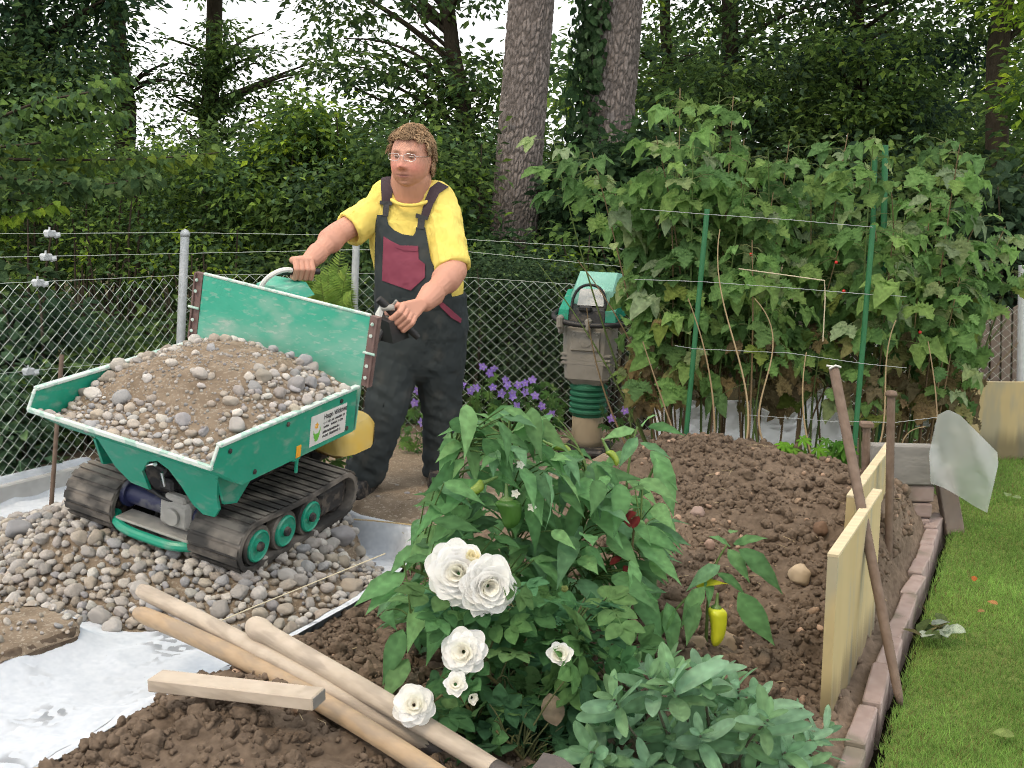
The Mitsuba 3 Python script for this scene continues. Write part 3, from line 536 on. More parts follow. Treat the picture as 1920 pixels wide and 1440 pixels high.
def blend(m, c, w): col[m] = col[m]*(1-w[m])[:, None]+np.asarray(c)*w[m][:, None]
E2 = lambda x0, z0, sx, sz: np.exp(-((x-x0)/sx)**2-((z-z0)/sz)**2)
blend(fr, (.60, .22, .165), .8*(E2(.045, -.03, .025, .025)+E2(-.045, -.03, .025, .025)+E2(0, -.03, .016, .018)).clip(0, 1))
blend(inh & (y > -.03), (.40, .20, .115), .34*sstep(-.062, -.10, z+.25*np.maximum(np.abs(x)-.03, 0)*-1)*(.6+.8*(noise(bv, 160, 3)-.3)).clip(0, 1))
blend(inh & (y > .03), (.36, .19, .12), .12*E2(0, -.054, .03, .007))
blend(fr, (.42, .15, .13), .8*E2(0, -.064, .023, .006)); blend(fr, (.12, .04, .035), 1.0*E2(0, -.0615, .024, .0028))
for s in (-1, 1):
    blend(fr, (.20, .11, .06), .75*E2(s*.031, .030, .018, .005)); blend(fr, (.08, .05, .045), .9*E2(s*.031, .0105, .014, .005)); blend(fr, (.27, .11, .08), .5*E2(s*.031, .016, .018, .008))
    blend(fr, (.22, .08, .07), .7*E2(s*.0085, -.041, .004, .003))
put(man, (bv, bf), 'skin_mat', True, col)
for s in (-1, 1):
    ev, ef = ico(3); c = HW((s*.031, .0765, .010)); ec = np.where((np.hypot(ev[:, 0]-.05, ev[:, 2]+.05) < .42)[:, None] & (ev[:, 1:2] > 0), A(.04, .05, .06), A(.40, .34, .30))
    part(man, 'eye', (c+(ev*A(.0105, .0105, .0036))@HB.T*HK, ef), 'vc_gloss', True, ec)
# hair
r = rnd(41); d = unit(r.normal(size=(5200, 3))); ok = (d[:, 2] > -.42) & ((d[:, 2] > .62-.0*d[:, 1]) | (d[:, 1] < .30) & (d[:, 2] > .12-.5*(d[:, 1] < -.1)) | (d[:, 1] < -.30)); d = d[ok][:1350]
cur, cc = [], []
r = rnd(42); d = unit(r.normal(size=(9000, 3))); ok = (d[:, 2] > -.42) & ((d[:, 2] > .60) | (d[:, 1] < .30) & (d[:, 2] > .12-.5*(d[:, 1] < -.1)) | (d[:, 1] < -.30)); d = d[ok][:2700]
cl = unit(r.normal(size=(150, 3))); ci = np.argmax(d@cl.T, 1); ph, ck, cs_ = r.uniform(0, 6.28, 150), r.uniform(.72, 1.3, 150), unit(r.normal(size=(150, 3)))
for q, c_ in zip(d, ci):                             # strands wave together in locks
    b = q*A(.082, .101, .124)+A(0, -.004, .004); L = r.uniform(.018, .042); t1 = unit(np.cross(q, cs_[c_]+.25*r.normal(size=3))); t2 = np.cross(q, t1); s = np.linspace(0, 1, 10)[:, None]; rr = r.uniform(.005, .010); a_ = ph[c_]+r.normal(0, .3)
    pts = b+q*L*s*(.85-.35*s)+(np.cos(a_+7.5*s)*t1+np.sin(a_+7.5*s)*t2)*rr*s+t1*L*.55*s**1.5+(cl[c_]-q)*.03*s+A(0, 0, -.010)*s**2
    m = tube(HW(pts), np.linspace(.0030, .0011, 10), 3, False); cur.append(m); cc.append(np.tile(A(.33, .225, .135)*ck[c_]*r.uniform(.8, 1.2), (len(m[0]), 1)))
v, f = ico(4); keep = (v[f].mean(1)[:, 2] > .58) | ((v[f].mean(1)[:, 1] < .28) & (v[f].mean(1)[:, 2] > .1)) | ((v[f].mean(1)[:, 1] < -.26) & (v[f].mean(1)[:, 2] > -.5)); cap = HW(v*A(.085, .106, .128)*(1+.07*(fbm(v, 9, 3, 2)-.5))[:, None]+A(0, -.004, .003))
cur.append((cap, f[keep])); cc.append(np.tile(A(.13, .085, .05), (len(cap), 1)))
part(man, 'hair', cat(cur), 'vc_matte', True, np.vstack(cc))
# glasses
gl = part(man, 'glasses', cat([tube(HW(np.array([(s*.033+.0235*np.sign(math.cos(t))*abs(math.cos(t))**.6, .1045-.35*abs(s*.033+.0235*math.cos(t))*.35, .008+.0135*np.sign(math.sin(t))*abs(math.sin(t))**.6) for t in np.linspace(0, 6.2832, 25)])), .0012, 5) for s in (-1, 1)]
    +[tube(HW([(-.009, .102, .011), (0, .104, .014), (.009, .102, .011)]), .0013, 5)]+[tube(HW([(s*.056, .095, .012), (s*.074, .06, .012), (s*.079, -.005, .014)]), .0015, 5) for s in (-1, 1)]), 'chrome', True)
for s in (-1, 1):
    part(gl, 'lens', hull([HW((s*.033+.022*math.cos(t), .1035-.35*abs(s*.033+.022*math.cos(t))*.35+o, .008+.0128*math.sin(t))) for t in np.arange(16)*np.pi/8 for o in (0, .0004)]), 'lens')
# shirt
G1 = .011
slR, slL = (shR[0]*.35+elR[0]*.65, shR[1]*.5+elR[1]*.5+.012), (shL[0]*.12+elL[0]*.88, elL[1]+.012)
hang = A(0, 0, -.018)
sh = [bone(chR, chL, beR, beL, g=G1), bone(beR, beL, (hiR[0], hiR[1]-.01), (hiL[0], hiL[1]-.01), g=G1-.003), bone(shR, chR, (nk0[0]+A(0, .01, -.03), nk0[1]), g=G1), bone(shL, chL, (nk0[0]+A(0, .01, -.03), nk0[1]), g=G1), bone(shR, shL, chR, chL, g=G1-.004), bone(tpR, tpL, chR, chL, g=G1-.004), bone(tpR, shR, g=G1-.002), bone(tpL, shL, g=G1-.002)]
def sleeve(s, e, end, wr):
    d = unit(e[0]-s[0]); out = bone((s[0], s[1]+G1), (end[0]+hang*.5, end[1]+.006), (end[0]+d*.06+hang, end[1]+.010)); cut = end[0]+d*.018; return trim(out, -d, cut), cut, d
sR, cR, dR = sleeve(shR, elR, slR, wrR); sL, cL, dL = sleeve(shL, elL, slL, wrL)
sht = union(sh+[sR, sL]); st = smooth(sht, .013, 16)
for c_, d_, r_ in ((cR, dR, slR[1]), (cL, dL, slL[1])):
    pass
sv, sf = mesh(st); nrm = trimesh.Trimesh(sv, sf, process=False).vertex_normals
near = np.minimum(np.linalg.norm(sv-cR, axis=1), np.linalg.norm(sv-cL, axis=1))
wr_ = .009*(np.abs(fbm(sv*A(1, 1, .6)+sv[:, [2, 0, 1]]*.5, 13, 3, 8)-.5)*-4+.5)*sstep(.0, .06, near); sv = sv+nrm*wr_[:, None]
shirt = part(man, 'shirt', solid((sv, sf))-union([bone((c_-d_*.035+hang*.6, r_*.90), (c_+d_*.08+hang, r_*1.0)) for c_, d_, r_ in ((cR, dR, slR[1]), (cL, dL, slL[1]))]), 'shirt_mat', 40)
ring = []
ctr = (nk0[0]*.62+nk1[0]*.38)+A(.005, -.012, .008)
for t in np.linspace(0, 6.2832, 40): ring.append(ctr+A(math.cos(t)*(nk0[1]+.003), math.sin(t)*(nk0[1]+.012), .055*math.sin(t)))
part(man, 'collar', tube(ring, .009, 8, False), 'shirt_mat', True)
# overalls
G2 = .022
def J_(j, g): return (j[0], j[1]+g)
tr = [bone(beR, beL, hiR, hiL, g=G2), bone(hiR, hiL, thR, thL, g=.012), *chain(J_(thR, .008), J_(knR, .0), J_(anR, .004)), *chain(J_(thL, .008), J_(knL, .002), J_(anL, .002)), bone(J_(hiL, .014), J_(thL, .012)), bone(J_(hiR, .014), J_(thR, .01))]
tm = union(tr); wst = P(790, 556, 6.08); tm = trim(tm, A(.0, .1, -1), wst+A(0, 0, .03)); tm = trim(tm, A(0, 0, 1), anR[0]-A(0, 0, .06))
tt = smooth(tm, .013, 14); tv, tf = mesh(tt); tn = trimesh.Trimesh(tv, tf, process=False).vertex_normals
lo = sstep(P(0, 640, 6.1)[2], P(0, 760, 6.1)[2], tv[:, 2]); fold = np.abs(fbm(tv*A(1, 1, 1.9)+tv[:, [1, 2, 0]]*.7, 8, 3, 4)-.5)*-2+.4
tv = tv+tn*((.008+.014*lo)*fold)[:, None]
ov = part(man, 'overalls', (tv, tf), 'overall_mat', True)
front_t = lambda g: solid(smooth(union([bone(chR, chL, beR, beL, g=g), bone(beR, beL, hiR, hiL, g=g), bone(shR, chR, (nk0[0]+A(0, .01, -.03), nk0[1]), g=g), bone(shL, chL, (nk0[0]+A(0, .01, -.03), nk0[1]), g=g), bone(shR, shL, chR, chL, g=g-.004), bone(tpR, tpL, chR, chL, g=g-.004), bone(tpR, shR, g=g-.002), bone(tpL, shL, g=g-.002)]), .016, 16))
BIB = [(704, 420), (707, 403), (725, 403), (728, 420), (738, 431), (754, 439), (774, 442), (779, 436), (780, 426), (797, 426), (801, 448), (808, 488), (824, 518), (846, 548), (852, 580), (702, 580), (702, 500)]
t1 = front_t(.024)
part(ov, 'bib', t1 ^ frustum(BIB, 5.6, 6.1), 'overall_mat', 40)
part(ov, 'strap', front_t(.021) ^ frustum([(715, 322), (739, 332), (737, 352), (733, 380), (716, 380), (714, 350)], 5.6, 6.2), 'strap_mat', 40)
part(ov, 'strap', front_t(.021) ^ frustum([(806, 352), (822, 340), (842, 350), (824, 362), (812, 384), (803, 410), (789, 405), (796, 376)], 5.6, 6.2), 'strap_mat', 40)
for poly in ([(712, 376), (736, 378), (735, 385), (712, 383)], [(719, 382), (730, 382), (728, 406), (717, 405)], [(780, 400), (803, 406), (802, 413), (779, 408)], [(784, 408), (797, 411), (795, 430), (782, 428)]):
    part(ov, 'buckle', front_t(.028) ^ frustum(poly, 5.6, 6.1), 'black_plastic', 40)
pk = part(ov, 'chest_pocket', front_t(.030) ^ frustum([(719, 443), (734, 452), (750, 460), (784, 462), (785, 486), (797, 495), (797, 520), (770, 545), (744, 536), (716, 526)], 5.6, 6.1), 'maroon_mat', 40)
part(pk, 'flap', front_t(.034) ^ frustum([(739, 455), (751, 460), (784, 461), (784, 471), (758, 470), (742, 464)], 5.6, 6.1), 'maroon_mat', 40)
w = solid(smooth(union([bone(hiR, hiL, thR, thL, g=.022), bone(beR, beL, hiR, hiL, g=.034)]), .016, 14))
part(ov, 'side_trim', w ^ frustum([(818, 562), (832, 568), (866, 598), (864, 606), (846, 596), (826, 576)], 5.6, 6.1), 'maroon_mat', 40)
for a, dx in ((anR, -.05), (anL, .0)):
    c = a[0]*A(1, 1, 0)+A(0, 0, max(height(a[0][:1], a[0][1:2])[0], 0)+.005); q = []
    for u_, w_, h_ in ((-.09, .045, .10), (.03, .055, .10), (.13, .055, .06), (.2, .04, .05)):
        for s in (-1, 1): q += [c+A(s*w_+dx*u_*4, -u_, .004), c+A(s*w_*.8+dx*u_*4, -u_, h_)]
    part(man, 'boot', solid(smooth(solid(hull(q)), .015, 6)), 'dark_steel', True)
# ---------------------------------------------------------------- leaves and plants
mat('bark_mat', lambda p, n, u: mix((.028, .022, .016), (.085, .07, .052), fb(p.x*22, p.y*22, p.z*9, 4)), .95, specular=.1)
mat('stem_mat', PK, .7, specular=.2)
def blade(prof, fold=.3, droop=.35, twist=0.0, wave=0.0):      # rows of (t, half width): left, midrib, right
    V, S = [], []
    for i, (t, w) in enumerate(prof):
        z = -droop*t*t; wv = wave*(1 if i % 2 else -1)*w
        V += [(t, w, z+fold*w+wv), (t, 0, z), (t, -w, z+fold*w-wv)]; q = 1.05 if i % 2 else .9; S += [q, 1.2, q]
    F = []
    for i in range(len(prof)-1):
        a = 3*i
        for o in (0, 1): F += [(a+o+1, a+o, a+o+3), (a+o+1, a+o+3, a+o+4)]
    return A(*V), np.array(F), A(*S)
def addt(ts):
    o, V, F, S = 0, [], [], []
    for v, f, s in ts: V.append(v); F.append(f+o); S.append(s); o += len(v)
    return np.vstack(V), np.vstack(F), np.concatenate(S)
def turn(t, a, s=1.0, at=(0, 0, 0), roll=0.0):
    v, f, sh = t; v = v*s; c, d = math.cos(roll), math.sin(roll); v = np.c_[v[:, 0], v[:, 1]*c-v[:, 2]*d, v[:, 1]*d+v[:, 2]*c]; return v@yaw(a).T+A(*at), f, sh
LITE = (A([0, 0, 0], [.45, .27, .06], [1, 0, -.12], [.45, -.27, .06]), np.array([[0, 2, 1], [0, 3, 2]]), np.ones(4))
WIDE = (A([0, 0, 0], [.3, .34, .08], [.72, .24, .03], [1, 0, -.15], [.72, -.24, .03], [.3, -.34, .08], [.5, 0, -.02]), np.array([[6, 1, 0], [6, 2, 1], [6, 3, 2], [6, 4, 3], [6, 5, 4], [6, 0, 5]]), A(1, .96, .96, 1, .96, .96, 1.1))
PEPPER = [blade([(0, .01), (.1, .10), (.22, .175), (.38, .20), (.54, .175), (.7, .115), (.86, .045), (1, 0)], .2, d, wave=.10) for d in (.15, .4, .65)]
OVAL = blade([(0, .02), (.12, .2), (.3, .31), (.5, .34), (.7, .29), (.87, .16), (1, 0)], .25, .15, wave=.05)
SAGE = [blade([(0, .05), (.15, .12), (.35, .17), (.6, .18), (.8, .15), (.93, .09), (1, .02)], .28, d) for d in (-.1, .15, .35)]
def serr(prof, k=.16): return [(t, w*(1+(k if i % 2 else -k))) for i, (t, w) in enumerate(prof)]
RASPL = blade(serr([(0, .03), (.07, .2), (.15, .27), (.25, .36), (.35, .37), (.45, .40), (.55, .35), (.66, .33), (.76, .22), (.86, .17), (.94, .06), (1, 0)]), .22, .35, wave=.12)
def tri_leaf(b, spread=1.15, k=.78): return addt([turn(b, 0, 1, (.42, 0, 0)), turn(b, spread, k, (.38, .01, 0)), turn(b, -spread, k, (.38, -.01, 0)), (A([0, .012, 0], [0, -.012, 0], [.45, -.012, 0], [.45, .012, 0]), np.array([[0, 1, 2], [0, 2, 3]]), np.ones(4)*1.1)])
RASP = [tri_leaf(RASPL), tri_leaf(blade(serr([(0, .03), (.1, .25), (.25, .36), (.42, .40), (.6, .34), (.8, .2), (1, 0)], .1), .45, .7, wave=.2), 1.2, .8), addt([turn(RASPL, 0, .72, (.2, 0, 0))])]
ROSEL = addt([turn(OVAL, 0, .42, (.62, 0, 0)), *[turn(OVAL, s*1.0, .4, (x, .0, 0)) for x in (.62, .3) for s in (-1, 1)], (A([0, .012, 0], [0, -.012, 0], [.65, -.01, 0], [.65, .01, 0]), np.array([[0, 1, 2], [0, 2, 3]]), np.ones(4)*.8)])
lobe = blade([(0, .06), (.25, .1), (.5, .17), (.75, .15), (.9, .07), (1, 0)], .2, .25)
LOBED = addt([turn(lobe, a, s, (.12, 0, 0)) for a, s in ((0, .62), (.75, .58), (-.75, .58), (1.55, .5), (-1.55, .5), (2.35, .36), (-2.35, .36))])
def leaves(t, pos, d, n, size, col, r=None, jit=.0):
    tv, tf, sh = t; pos, d, n, col = [np.atleast_2d(np.asarray(q, float)) for q in (pos, d, n, col)]; N = len(pos)
    x = unit(d); y = unit(np.cross(n, x)); z = np.cross(x, y); s = np.broadcast_to(np.asarray(size, float), (N,))[:, None, None]
    V = pos[:, None]+s*(tv[None, :, :1]*x[:, None]+tv[None, :, 1:2]*y[:, None]+tv[None, :, 2:]*z[:, None])
    F = tf[None]+(np.arange(N)*len(tv))[:, None, None]; C = np.concatenate([np.broadcast_to(np.broadcast_to(col, (N, 3))[:, None], (N, len(tv), 3)), np.broadcast_to(sh[None, :, None], (N, len(tv), 1))], 2)
    return V.reshape(-1, 3), F.reshape(-1, 3), C.reshape(-1, 4)
def join(ls): v, f = cat([(a, b) for a, b, c in ls]); return v, f, np.vstack([c for a, b, c in ls])
def pal(r, n, cols, lo=.7, hi=1.3, p=None): c = np.array(cols, float); return c[r.choice(len(c), n, p=p)]*r.uniform(lo, hi, (n, 1))
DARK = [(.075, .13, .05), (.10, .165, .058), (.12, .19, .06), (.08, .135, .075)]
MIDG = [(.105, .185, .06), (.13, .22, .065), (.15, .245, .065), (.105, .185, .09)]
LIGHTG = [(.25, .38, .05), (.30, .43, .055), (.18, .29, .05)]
def spray(r, cen, rad, per, size, cols, flat=.4, p=None, tmpl=LITE, out=None, cell=None):   # clumps of leaves round the centres
    n = len(cen)*per; k = np.repeat(np.arange(len(cen)), per); rr = np.broadcast_to(rad, (len(cen),))[k]
    o = r.normal(size=(n, 3))*A(1, 1, flat); pos = cen[k]+o*rr[:, None]*.75
    d = unit(o*A(1, 1, .6)+r.normal(0, .5, (n, 3))+A(0, 0, -.35)); nn = unit(A(0, 0, 1)+r.normal(0, .45, (n, 3)))
    base = pal(r, len(cen), cols, .75, 1.25, p)[k]*r.uniform(.7, 1.3, (n, 1))*np.where(r.uniform(size=(n, 1)) < .10, A(2.1, 1.9, 1.5), 1); return leaves(tmpl, pos, d, nn, r.uniform(.7, 1.3, n)*size, base)
def centres(r, n, poly, Y0, Y1):
    q = inpoly(r, n, poly); return P(q[:, 0], q[:, 1], r.uniform(Y0, Y1, n))
def rectp(a, b, c, d): return [(a, b), (c, b), (c, d), (a, d)]
def limbs_to(r, root, cen, n, r0=.03, bend=.25):
    out = []
    for c in cen[r.choice(len(cen), min(n, len(cen)), replace=False)]:
        t = r.uniform(.3, 1); s = root(min(max((c[2]-.4*np.hypot(*(c-root(.5))[:2])), -.2), 6)); L = np.linalg.norm(c-s); m = s*.5+c*.5+r.normal(0, .06, 3)*L+A(0, 0, .08*L)
        out.append(tube(spline([s, m, c], 9), np.linspace(r0*min(1, .4+L*.3), .005, 9), 5))
    return out
def put_col(key, name, l, b='leaf', kind=None, label=None): return part(key, name, (l[0], l[1]), b, False, l[2], kind=kind, label=label)
def tree(name, label, cat_, seed, trunk, crown, limbs=14, group=None):
    # trunk: (x, y_top, y_base, radius_px, Y, lean px) of the photograph; crown: list of (polygon, Y0, Y1, clumps, radius, leaves, size, colours)
    r = rnd(seed); k = thing(name, label, cat_, group); x0, yt, yb, rp, Y, lean = trunk
    zb, zt = -.4, 6.0; b, t = P(x0, yb, Y), P(x0+lean, yt, Y); rad = rp*((b-CC)@FW)/FOC
    def root(z): q = (z-b[2])/(t[2]-b[2]); return b+(t-b)*q
    zs = np.linspace(zb, zt, 14); pts = np.array([root(z) for z in zs])+np.c_[r.normal(0, .02, (14, 2)), np.zeros(14)]
    br = part(k, 'trunk', tube(pts, np.linspace(1.25, .6, 14)*rad, 10), 'bark_mat', True)
    L, lim = [], []
    for poly, Y0, Y1, n, rd, per, size, cols in crown:
        c = centres(r, n, poly, Y0, Y1); L.append(spray(r, c, r.uniform(.6, 1.3, n)*rd, per, size, cols)); lim += limbs_to(r, root, c, limbs, rad*.45)
    hi = r.normal(size=(90, 3))*A(1.1, .9, .7)+root(5.2)+A(0, .4, 0); hi = hi[hi[:, 2] > 4.1]; L.append(spray(r, hi, .35, 16, .12, DARK))
    part(k, 'limbs', cat(lim), 'bark_mat', True, kind='stuff'); put_col(k, 'crown', join(L)); return k
TB = 'trees standing in the wood behind the fence'
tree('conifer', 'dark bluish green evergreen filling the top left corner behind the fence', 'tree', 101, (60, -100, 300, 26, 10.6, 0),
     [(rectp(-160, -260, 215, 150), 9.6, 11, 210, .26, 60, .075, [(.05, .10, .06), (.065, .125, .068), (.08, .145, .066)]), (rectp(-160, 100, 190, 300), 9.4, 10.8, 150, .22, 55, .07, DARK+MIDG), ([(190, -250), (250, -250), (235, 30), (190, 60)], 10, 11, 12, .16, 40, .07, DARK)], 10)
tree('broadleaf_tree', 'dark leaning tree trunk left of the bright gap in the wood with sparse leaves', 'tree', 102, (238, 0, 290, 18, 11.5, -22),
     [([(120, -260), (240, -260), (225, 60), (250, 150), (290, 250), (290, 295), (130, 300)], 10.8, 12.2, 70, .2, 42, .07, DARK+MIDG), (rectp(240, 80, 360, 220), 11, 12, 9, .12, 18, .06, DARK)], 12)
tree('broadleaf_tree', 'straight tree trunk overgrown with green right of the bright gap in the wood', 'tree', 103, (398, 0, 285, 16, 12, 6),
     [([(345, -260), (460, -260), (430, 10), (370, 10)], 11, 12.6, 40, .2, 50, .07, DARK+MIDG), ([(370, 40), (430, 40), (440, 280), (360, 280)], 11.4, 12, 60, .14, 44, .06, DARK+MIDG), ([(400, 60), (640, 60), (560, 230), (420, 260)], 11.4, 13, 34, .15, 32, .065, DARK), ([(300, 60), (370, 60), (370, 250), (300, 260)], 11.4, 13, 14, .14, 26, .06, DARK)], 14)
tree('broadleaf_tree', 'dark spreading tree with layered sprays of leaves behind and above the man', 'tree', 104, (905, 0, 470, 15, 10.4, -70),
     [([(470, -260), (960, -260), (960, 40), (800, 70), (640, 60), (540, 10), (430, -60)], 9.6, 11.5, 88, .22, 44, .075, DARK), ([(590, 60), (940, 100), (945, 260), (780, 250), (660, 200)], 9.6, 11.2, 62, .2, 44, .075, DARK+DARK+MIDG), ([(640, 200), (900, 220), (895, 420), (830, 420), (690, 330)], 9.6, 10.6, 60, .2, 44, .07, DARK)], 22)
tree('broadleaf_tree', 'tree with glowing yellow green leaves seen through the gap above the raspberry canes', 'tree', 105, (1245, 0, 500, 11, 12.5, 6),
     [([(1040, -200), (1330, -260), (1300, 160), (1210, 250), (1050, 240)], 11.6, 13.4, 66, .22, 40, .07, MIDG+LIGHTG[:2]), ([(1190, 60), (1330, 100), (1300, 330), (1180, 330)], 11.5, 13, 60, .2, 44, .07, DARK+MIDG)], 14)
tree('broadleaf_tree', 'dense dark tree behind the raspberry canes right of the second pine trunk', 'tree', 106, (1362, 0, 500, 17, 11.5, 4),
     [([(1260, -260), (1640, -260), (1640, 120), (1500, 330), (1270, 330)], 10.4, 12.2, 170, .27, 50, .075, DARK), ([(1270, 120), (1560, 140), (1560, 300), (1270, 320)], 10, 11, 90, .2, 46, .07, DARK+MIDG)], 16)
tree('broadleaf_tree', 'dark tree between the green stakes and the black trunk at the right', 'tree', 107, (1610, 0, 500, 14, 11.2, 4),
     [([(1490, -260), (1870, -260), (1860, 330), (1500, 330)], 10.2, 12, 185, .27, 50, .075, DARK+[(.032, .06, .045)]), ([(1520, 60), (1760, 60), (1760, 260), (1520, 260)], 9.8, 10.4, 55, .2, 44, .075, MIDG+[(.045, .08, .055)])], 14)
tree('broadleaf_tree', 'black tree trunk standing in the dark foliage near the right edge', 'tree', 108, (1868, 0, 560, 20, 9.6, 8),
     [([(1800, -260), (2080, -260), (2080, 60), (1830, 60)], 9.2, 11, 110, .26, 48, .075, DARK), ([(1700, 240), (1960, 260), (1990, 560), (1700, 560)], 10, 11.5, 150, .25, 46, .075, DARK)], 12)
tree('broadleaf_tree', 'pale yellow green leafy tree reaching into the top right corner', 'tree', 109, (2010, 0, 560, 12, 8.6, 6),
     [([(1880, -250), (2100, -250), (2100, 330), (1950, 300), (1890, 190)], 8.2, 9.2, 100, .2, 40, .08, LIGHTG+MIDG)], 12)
# tall pines with scaly bark
def pine(name, label, seed, xs, rp, Y):
    k = thing(name, label, 'tree', None); r = rnd(seed); (xt, yt), (xb, yb) = xs; t, b = P(xt, yt, Y), P(xb, yb, Y); u = (t-b)/(t[2]-b[2]); rad = rp*((b-CC)@FW)/FOC
    n, m = 330, 190; zs = np.r_[np.linspace(-.4, .9, 12), np.linspace(.92, 3.5, 306), np.linspace(3.7, 6.2, 12)]; th = np.arange(m)*2*np.pi/m; Z, TH = np.meshgrid(zs, th, indexing='ij')
    rr = rad*(1.05-.04*Z)
    q = np.stack([np.cos(TH)*rad*9, np.sin(TH)*rad*9, Z*5.2+.6*noise(np.stack([np.cos(TH)*4, np.sin(TH)*4, Z*4], -1), 1.0, seed)], -1)*4.2
    c1 = np.stack([TH/(2*np.pi)*42+.9*noise(np.stack([np.cos(TH)*3, np.sin(TH)*3, Z*3], -1), 1.0, 2), Z*13+1.3*noise(np.stack([np.cos(TH)*6, np.sin(TH)*6, Z*6], -1), 1.0, 9), 0*Z], -1).reshape(-1, 3); off = np.floor(c1[:, 1]) % 2*.5
    g = r.uniform(size=(42, 110, 2)); X, Yc = c1[:, 0], c1[:, 1]+4; F1 = np.full(len(X), 9.0); F2 = F1.copy(); idr = np.zeros(len(X))
    for a in (-1, 0, 1):
        for bb in (-1, 0, 1):
            i, j = np.floor(X).astype(int)+a, np.floor(Yc).astype(int)+bb; cx, cy = i+g[i % 42, j % 110, 0], j+g[i % 42, j % 110, 1]; d = np.hypot(X-cx, (Yc-cy)); F2 = np.where(d < F1, F1, np.minimum(F2, d)); idr = np.where(d < F1, g[i % 42, j % 110, 1], idr); F1 = np.minimum(F1, d)
    e = (F2-F1).reshape(Z.shape); pl = sstep(-.05, .4, e); idr = idr.reshape(Z.shape)
    rr = rr+pl*(.005+.008*idr)+.010*(noise(q, 2.0, 3)-.5); V = np.stack([np.cos(TH)*rr, np.sin(TH)*rr, 0*Z], -1)+(b+(Z[..., None]-b[2])*u)
    i = np.arange(n*m).reshape(n, m); F = np.vstack([np.stack([i[:-1], np.roll(i, -1, 1)[:-1], np.roll(i, -1, 1)[1:]], -1).reshape(-1, 3), np.stack([i[:-1], np.roll(i, -1, 1)[1:], i[1:]], -1).reshape(-1, 3)])
    C = (A(.085, .072, .064)[None, None]*(1-pl[..., None])+pl[..., None]*(A(.185, .16, .15)*(.7+.6*idr[..., None])*(.75+.5*noise(q, 3.0, 5)[..., None])))
    part(k, 'trunk', (V.reshape(-1, 3), F), 'vc_matte', True, C.reshape(-1, 3))
    cen = r.normal(size=(80, 3))*A(1.2, 1.0, .6)+b+u*(6.2-b[2]); cen = cen[cen[:, 2] > 4.9]; put_col(k, 'crown', spray(r, cen, .4, 14, .13, DARK)); return k, b, u, rad
pine('pine_tree', 'thick grey scaly pine trunk rising just right of the man', 111, ((997, 0), (962, 440)), 42, 9.2)
pk_, pb, pu, prad = pine('pine_tree', 'grey pine trunk with ivy up its left side, second from the man', 112, ((1158, 0), (1132, 340)), 47, 9.6)
r = rnd(113)
def ivy(n, z0, z1, a0, a1, out):
    z = r.uniform(z0, z1, n); a = np.radians(r.uniform(a0, a1, n)); o = r.uniform(.0, 1, n)**2*out+.03; nn = np.c_[np.cos(a), np.sin(a), 0*a]
    pos = pb+(z-pb[2])[:, None]*pu+nn*(prad+o)[:, None]; return leaves(WIDE, pos, A(0, 0, -1)+r.normal(0, .6, (n, 3)), nn+r.normal(0, .35, (n, 3)), r.uniform(.05, .09, n), pal(r, n, [(.05, .10, .045), (.07, .135, .06), (.10, .165, .085)]))
thing('ivy', 'ivy climbing the left side of the second pine trunk', 'ivy', kind='stuff'); l = join([ivy(1500, 1.2, 4, 165, 250, .12), ivy(1700, -.3, 1.5, 130, 280, .35)]); put('ivy', l[:2], 'leaf', False, l[2])
# hedge and shrubs behind the fence
def shrub(name, label, cat_, seed, beds, group=None, stems=5, base=None, tm=LITE):
    r = rnd(seed); k = thing(name, label, cat_, group); L, S = [], []
    for poly, Y0, Y1, n, rd, per, size, cols in beds:
        c = centres(r, n, poly, Y0, Y1); L.append(spray(r, c, r.uniform(.6, 1.3, n)*rd, per, size, cols, .7, tmpl=tm))
        for q in c[::max(1, n//stems)][:stems]: S.append(tube(spline([A(q[0]+r.normal(0, .15), q[1]+.1, -.4), q*.5+A(q[0], q[1], -.3)*.5+r.normal(0, .06, 3), q], 7), np.linspace(.022, .005, 7), 5))
    part(k, 'branches', cat(S), 'bark_mat', True, kind='stuff'); put_col(k, 'foliage', join(L)); return k
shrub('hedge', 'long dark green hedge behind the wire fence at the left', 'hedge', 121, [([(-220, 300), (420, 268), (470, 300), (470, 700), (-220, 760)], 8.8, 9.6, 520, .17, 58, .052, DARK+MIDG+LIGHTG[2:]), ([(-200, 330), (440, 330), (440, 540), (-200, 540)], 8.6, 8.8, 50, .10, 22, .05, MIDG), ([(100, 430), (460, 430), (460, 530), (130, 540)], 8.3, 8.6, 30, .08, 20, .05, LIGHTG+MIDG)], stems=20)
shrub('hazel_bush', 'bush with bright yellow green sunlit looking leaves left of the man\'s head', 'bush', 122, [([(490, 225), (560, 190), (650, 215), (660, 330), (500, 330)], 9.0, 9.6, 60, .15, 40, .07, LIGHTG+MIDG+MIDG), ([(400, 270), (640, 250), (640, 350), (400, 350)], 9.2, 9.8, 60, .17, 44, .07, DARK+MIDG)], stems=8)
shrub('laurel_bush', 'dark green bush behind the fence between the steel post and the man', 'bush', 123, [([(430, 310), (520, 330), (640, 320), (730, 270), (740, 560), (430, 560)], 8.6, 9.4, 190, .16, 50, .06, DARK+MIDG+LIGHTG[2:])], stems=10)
shrub('elder_bush', 'dark bush with serrated leaves behind the man and left of the first pine', 'bush', 124, [([(700, 240), (905, 270), (915, 470), (1000, 490), (1000, 560), (700, 560)], 8.6, 9.6, 135, .16, 48, .065, DARK+MIDG+LIGHTG[2:]), ([(850, 430), (920, 430), (1010, 480), (1010, 530), (860, 520)], 8.5, 8.9, 34, .13, 36, .08, [(.05, .10, .045), (.06, .12, .05)])], stems=10)
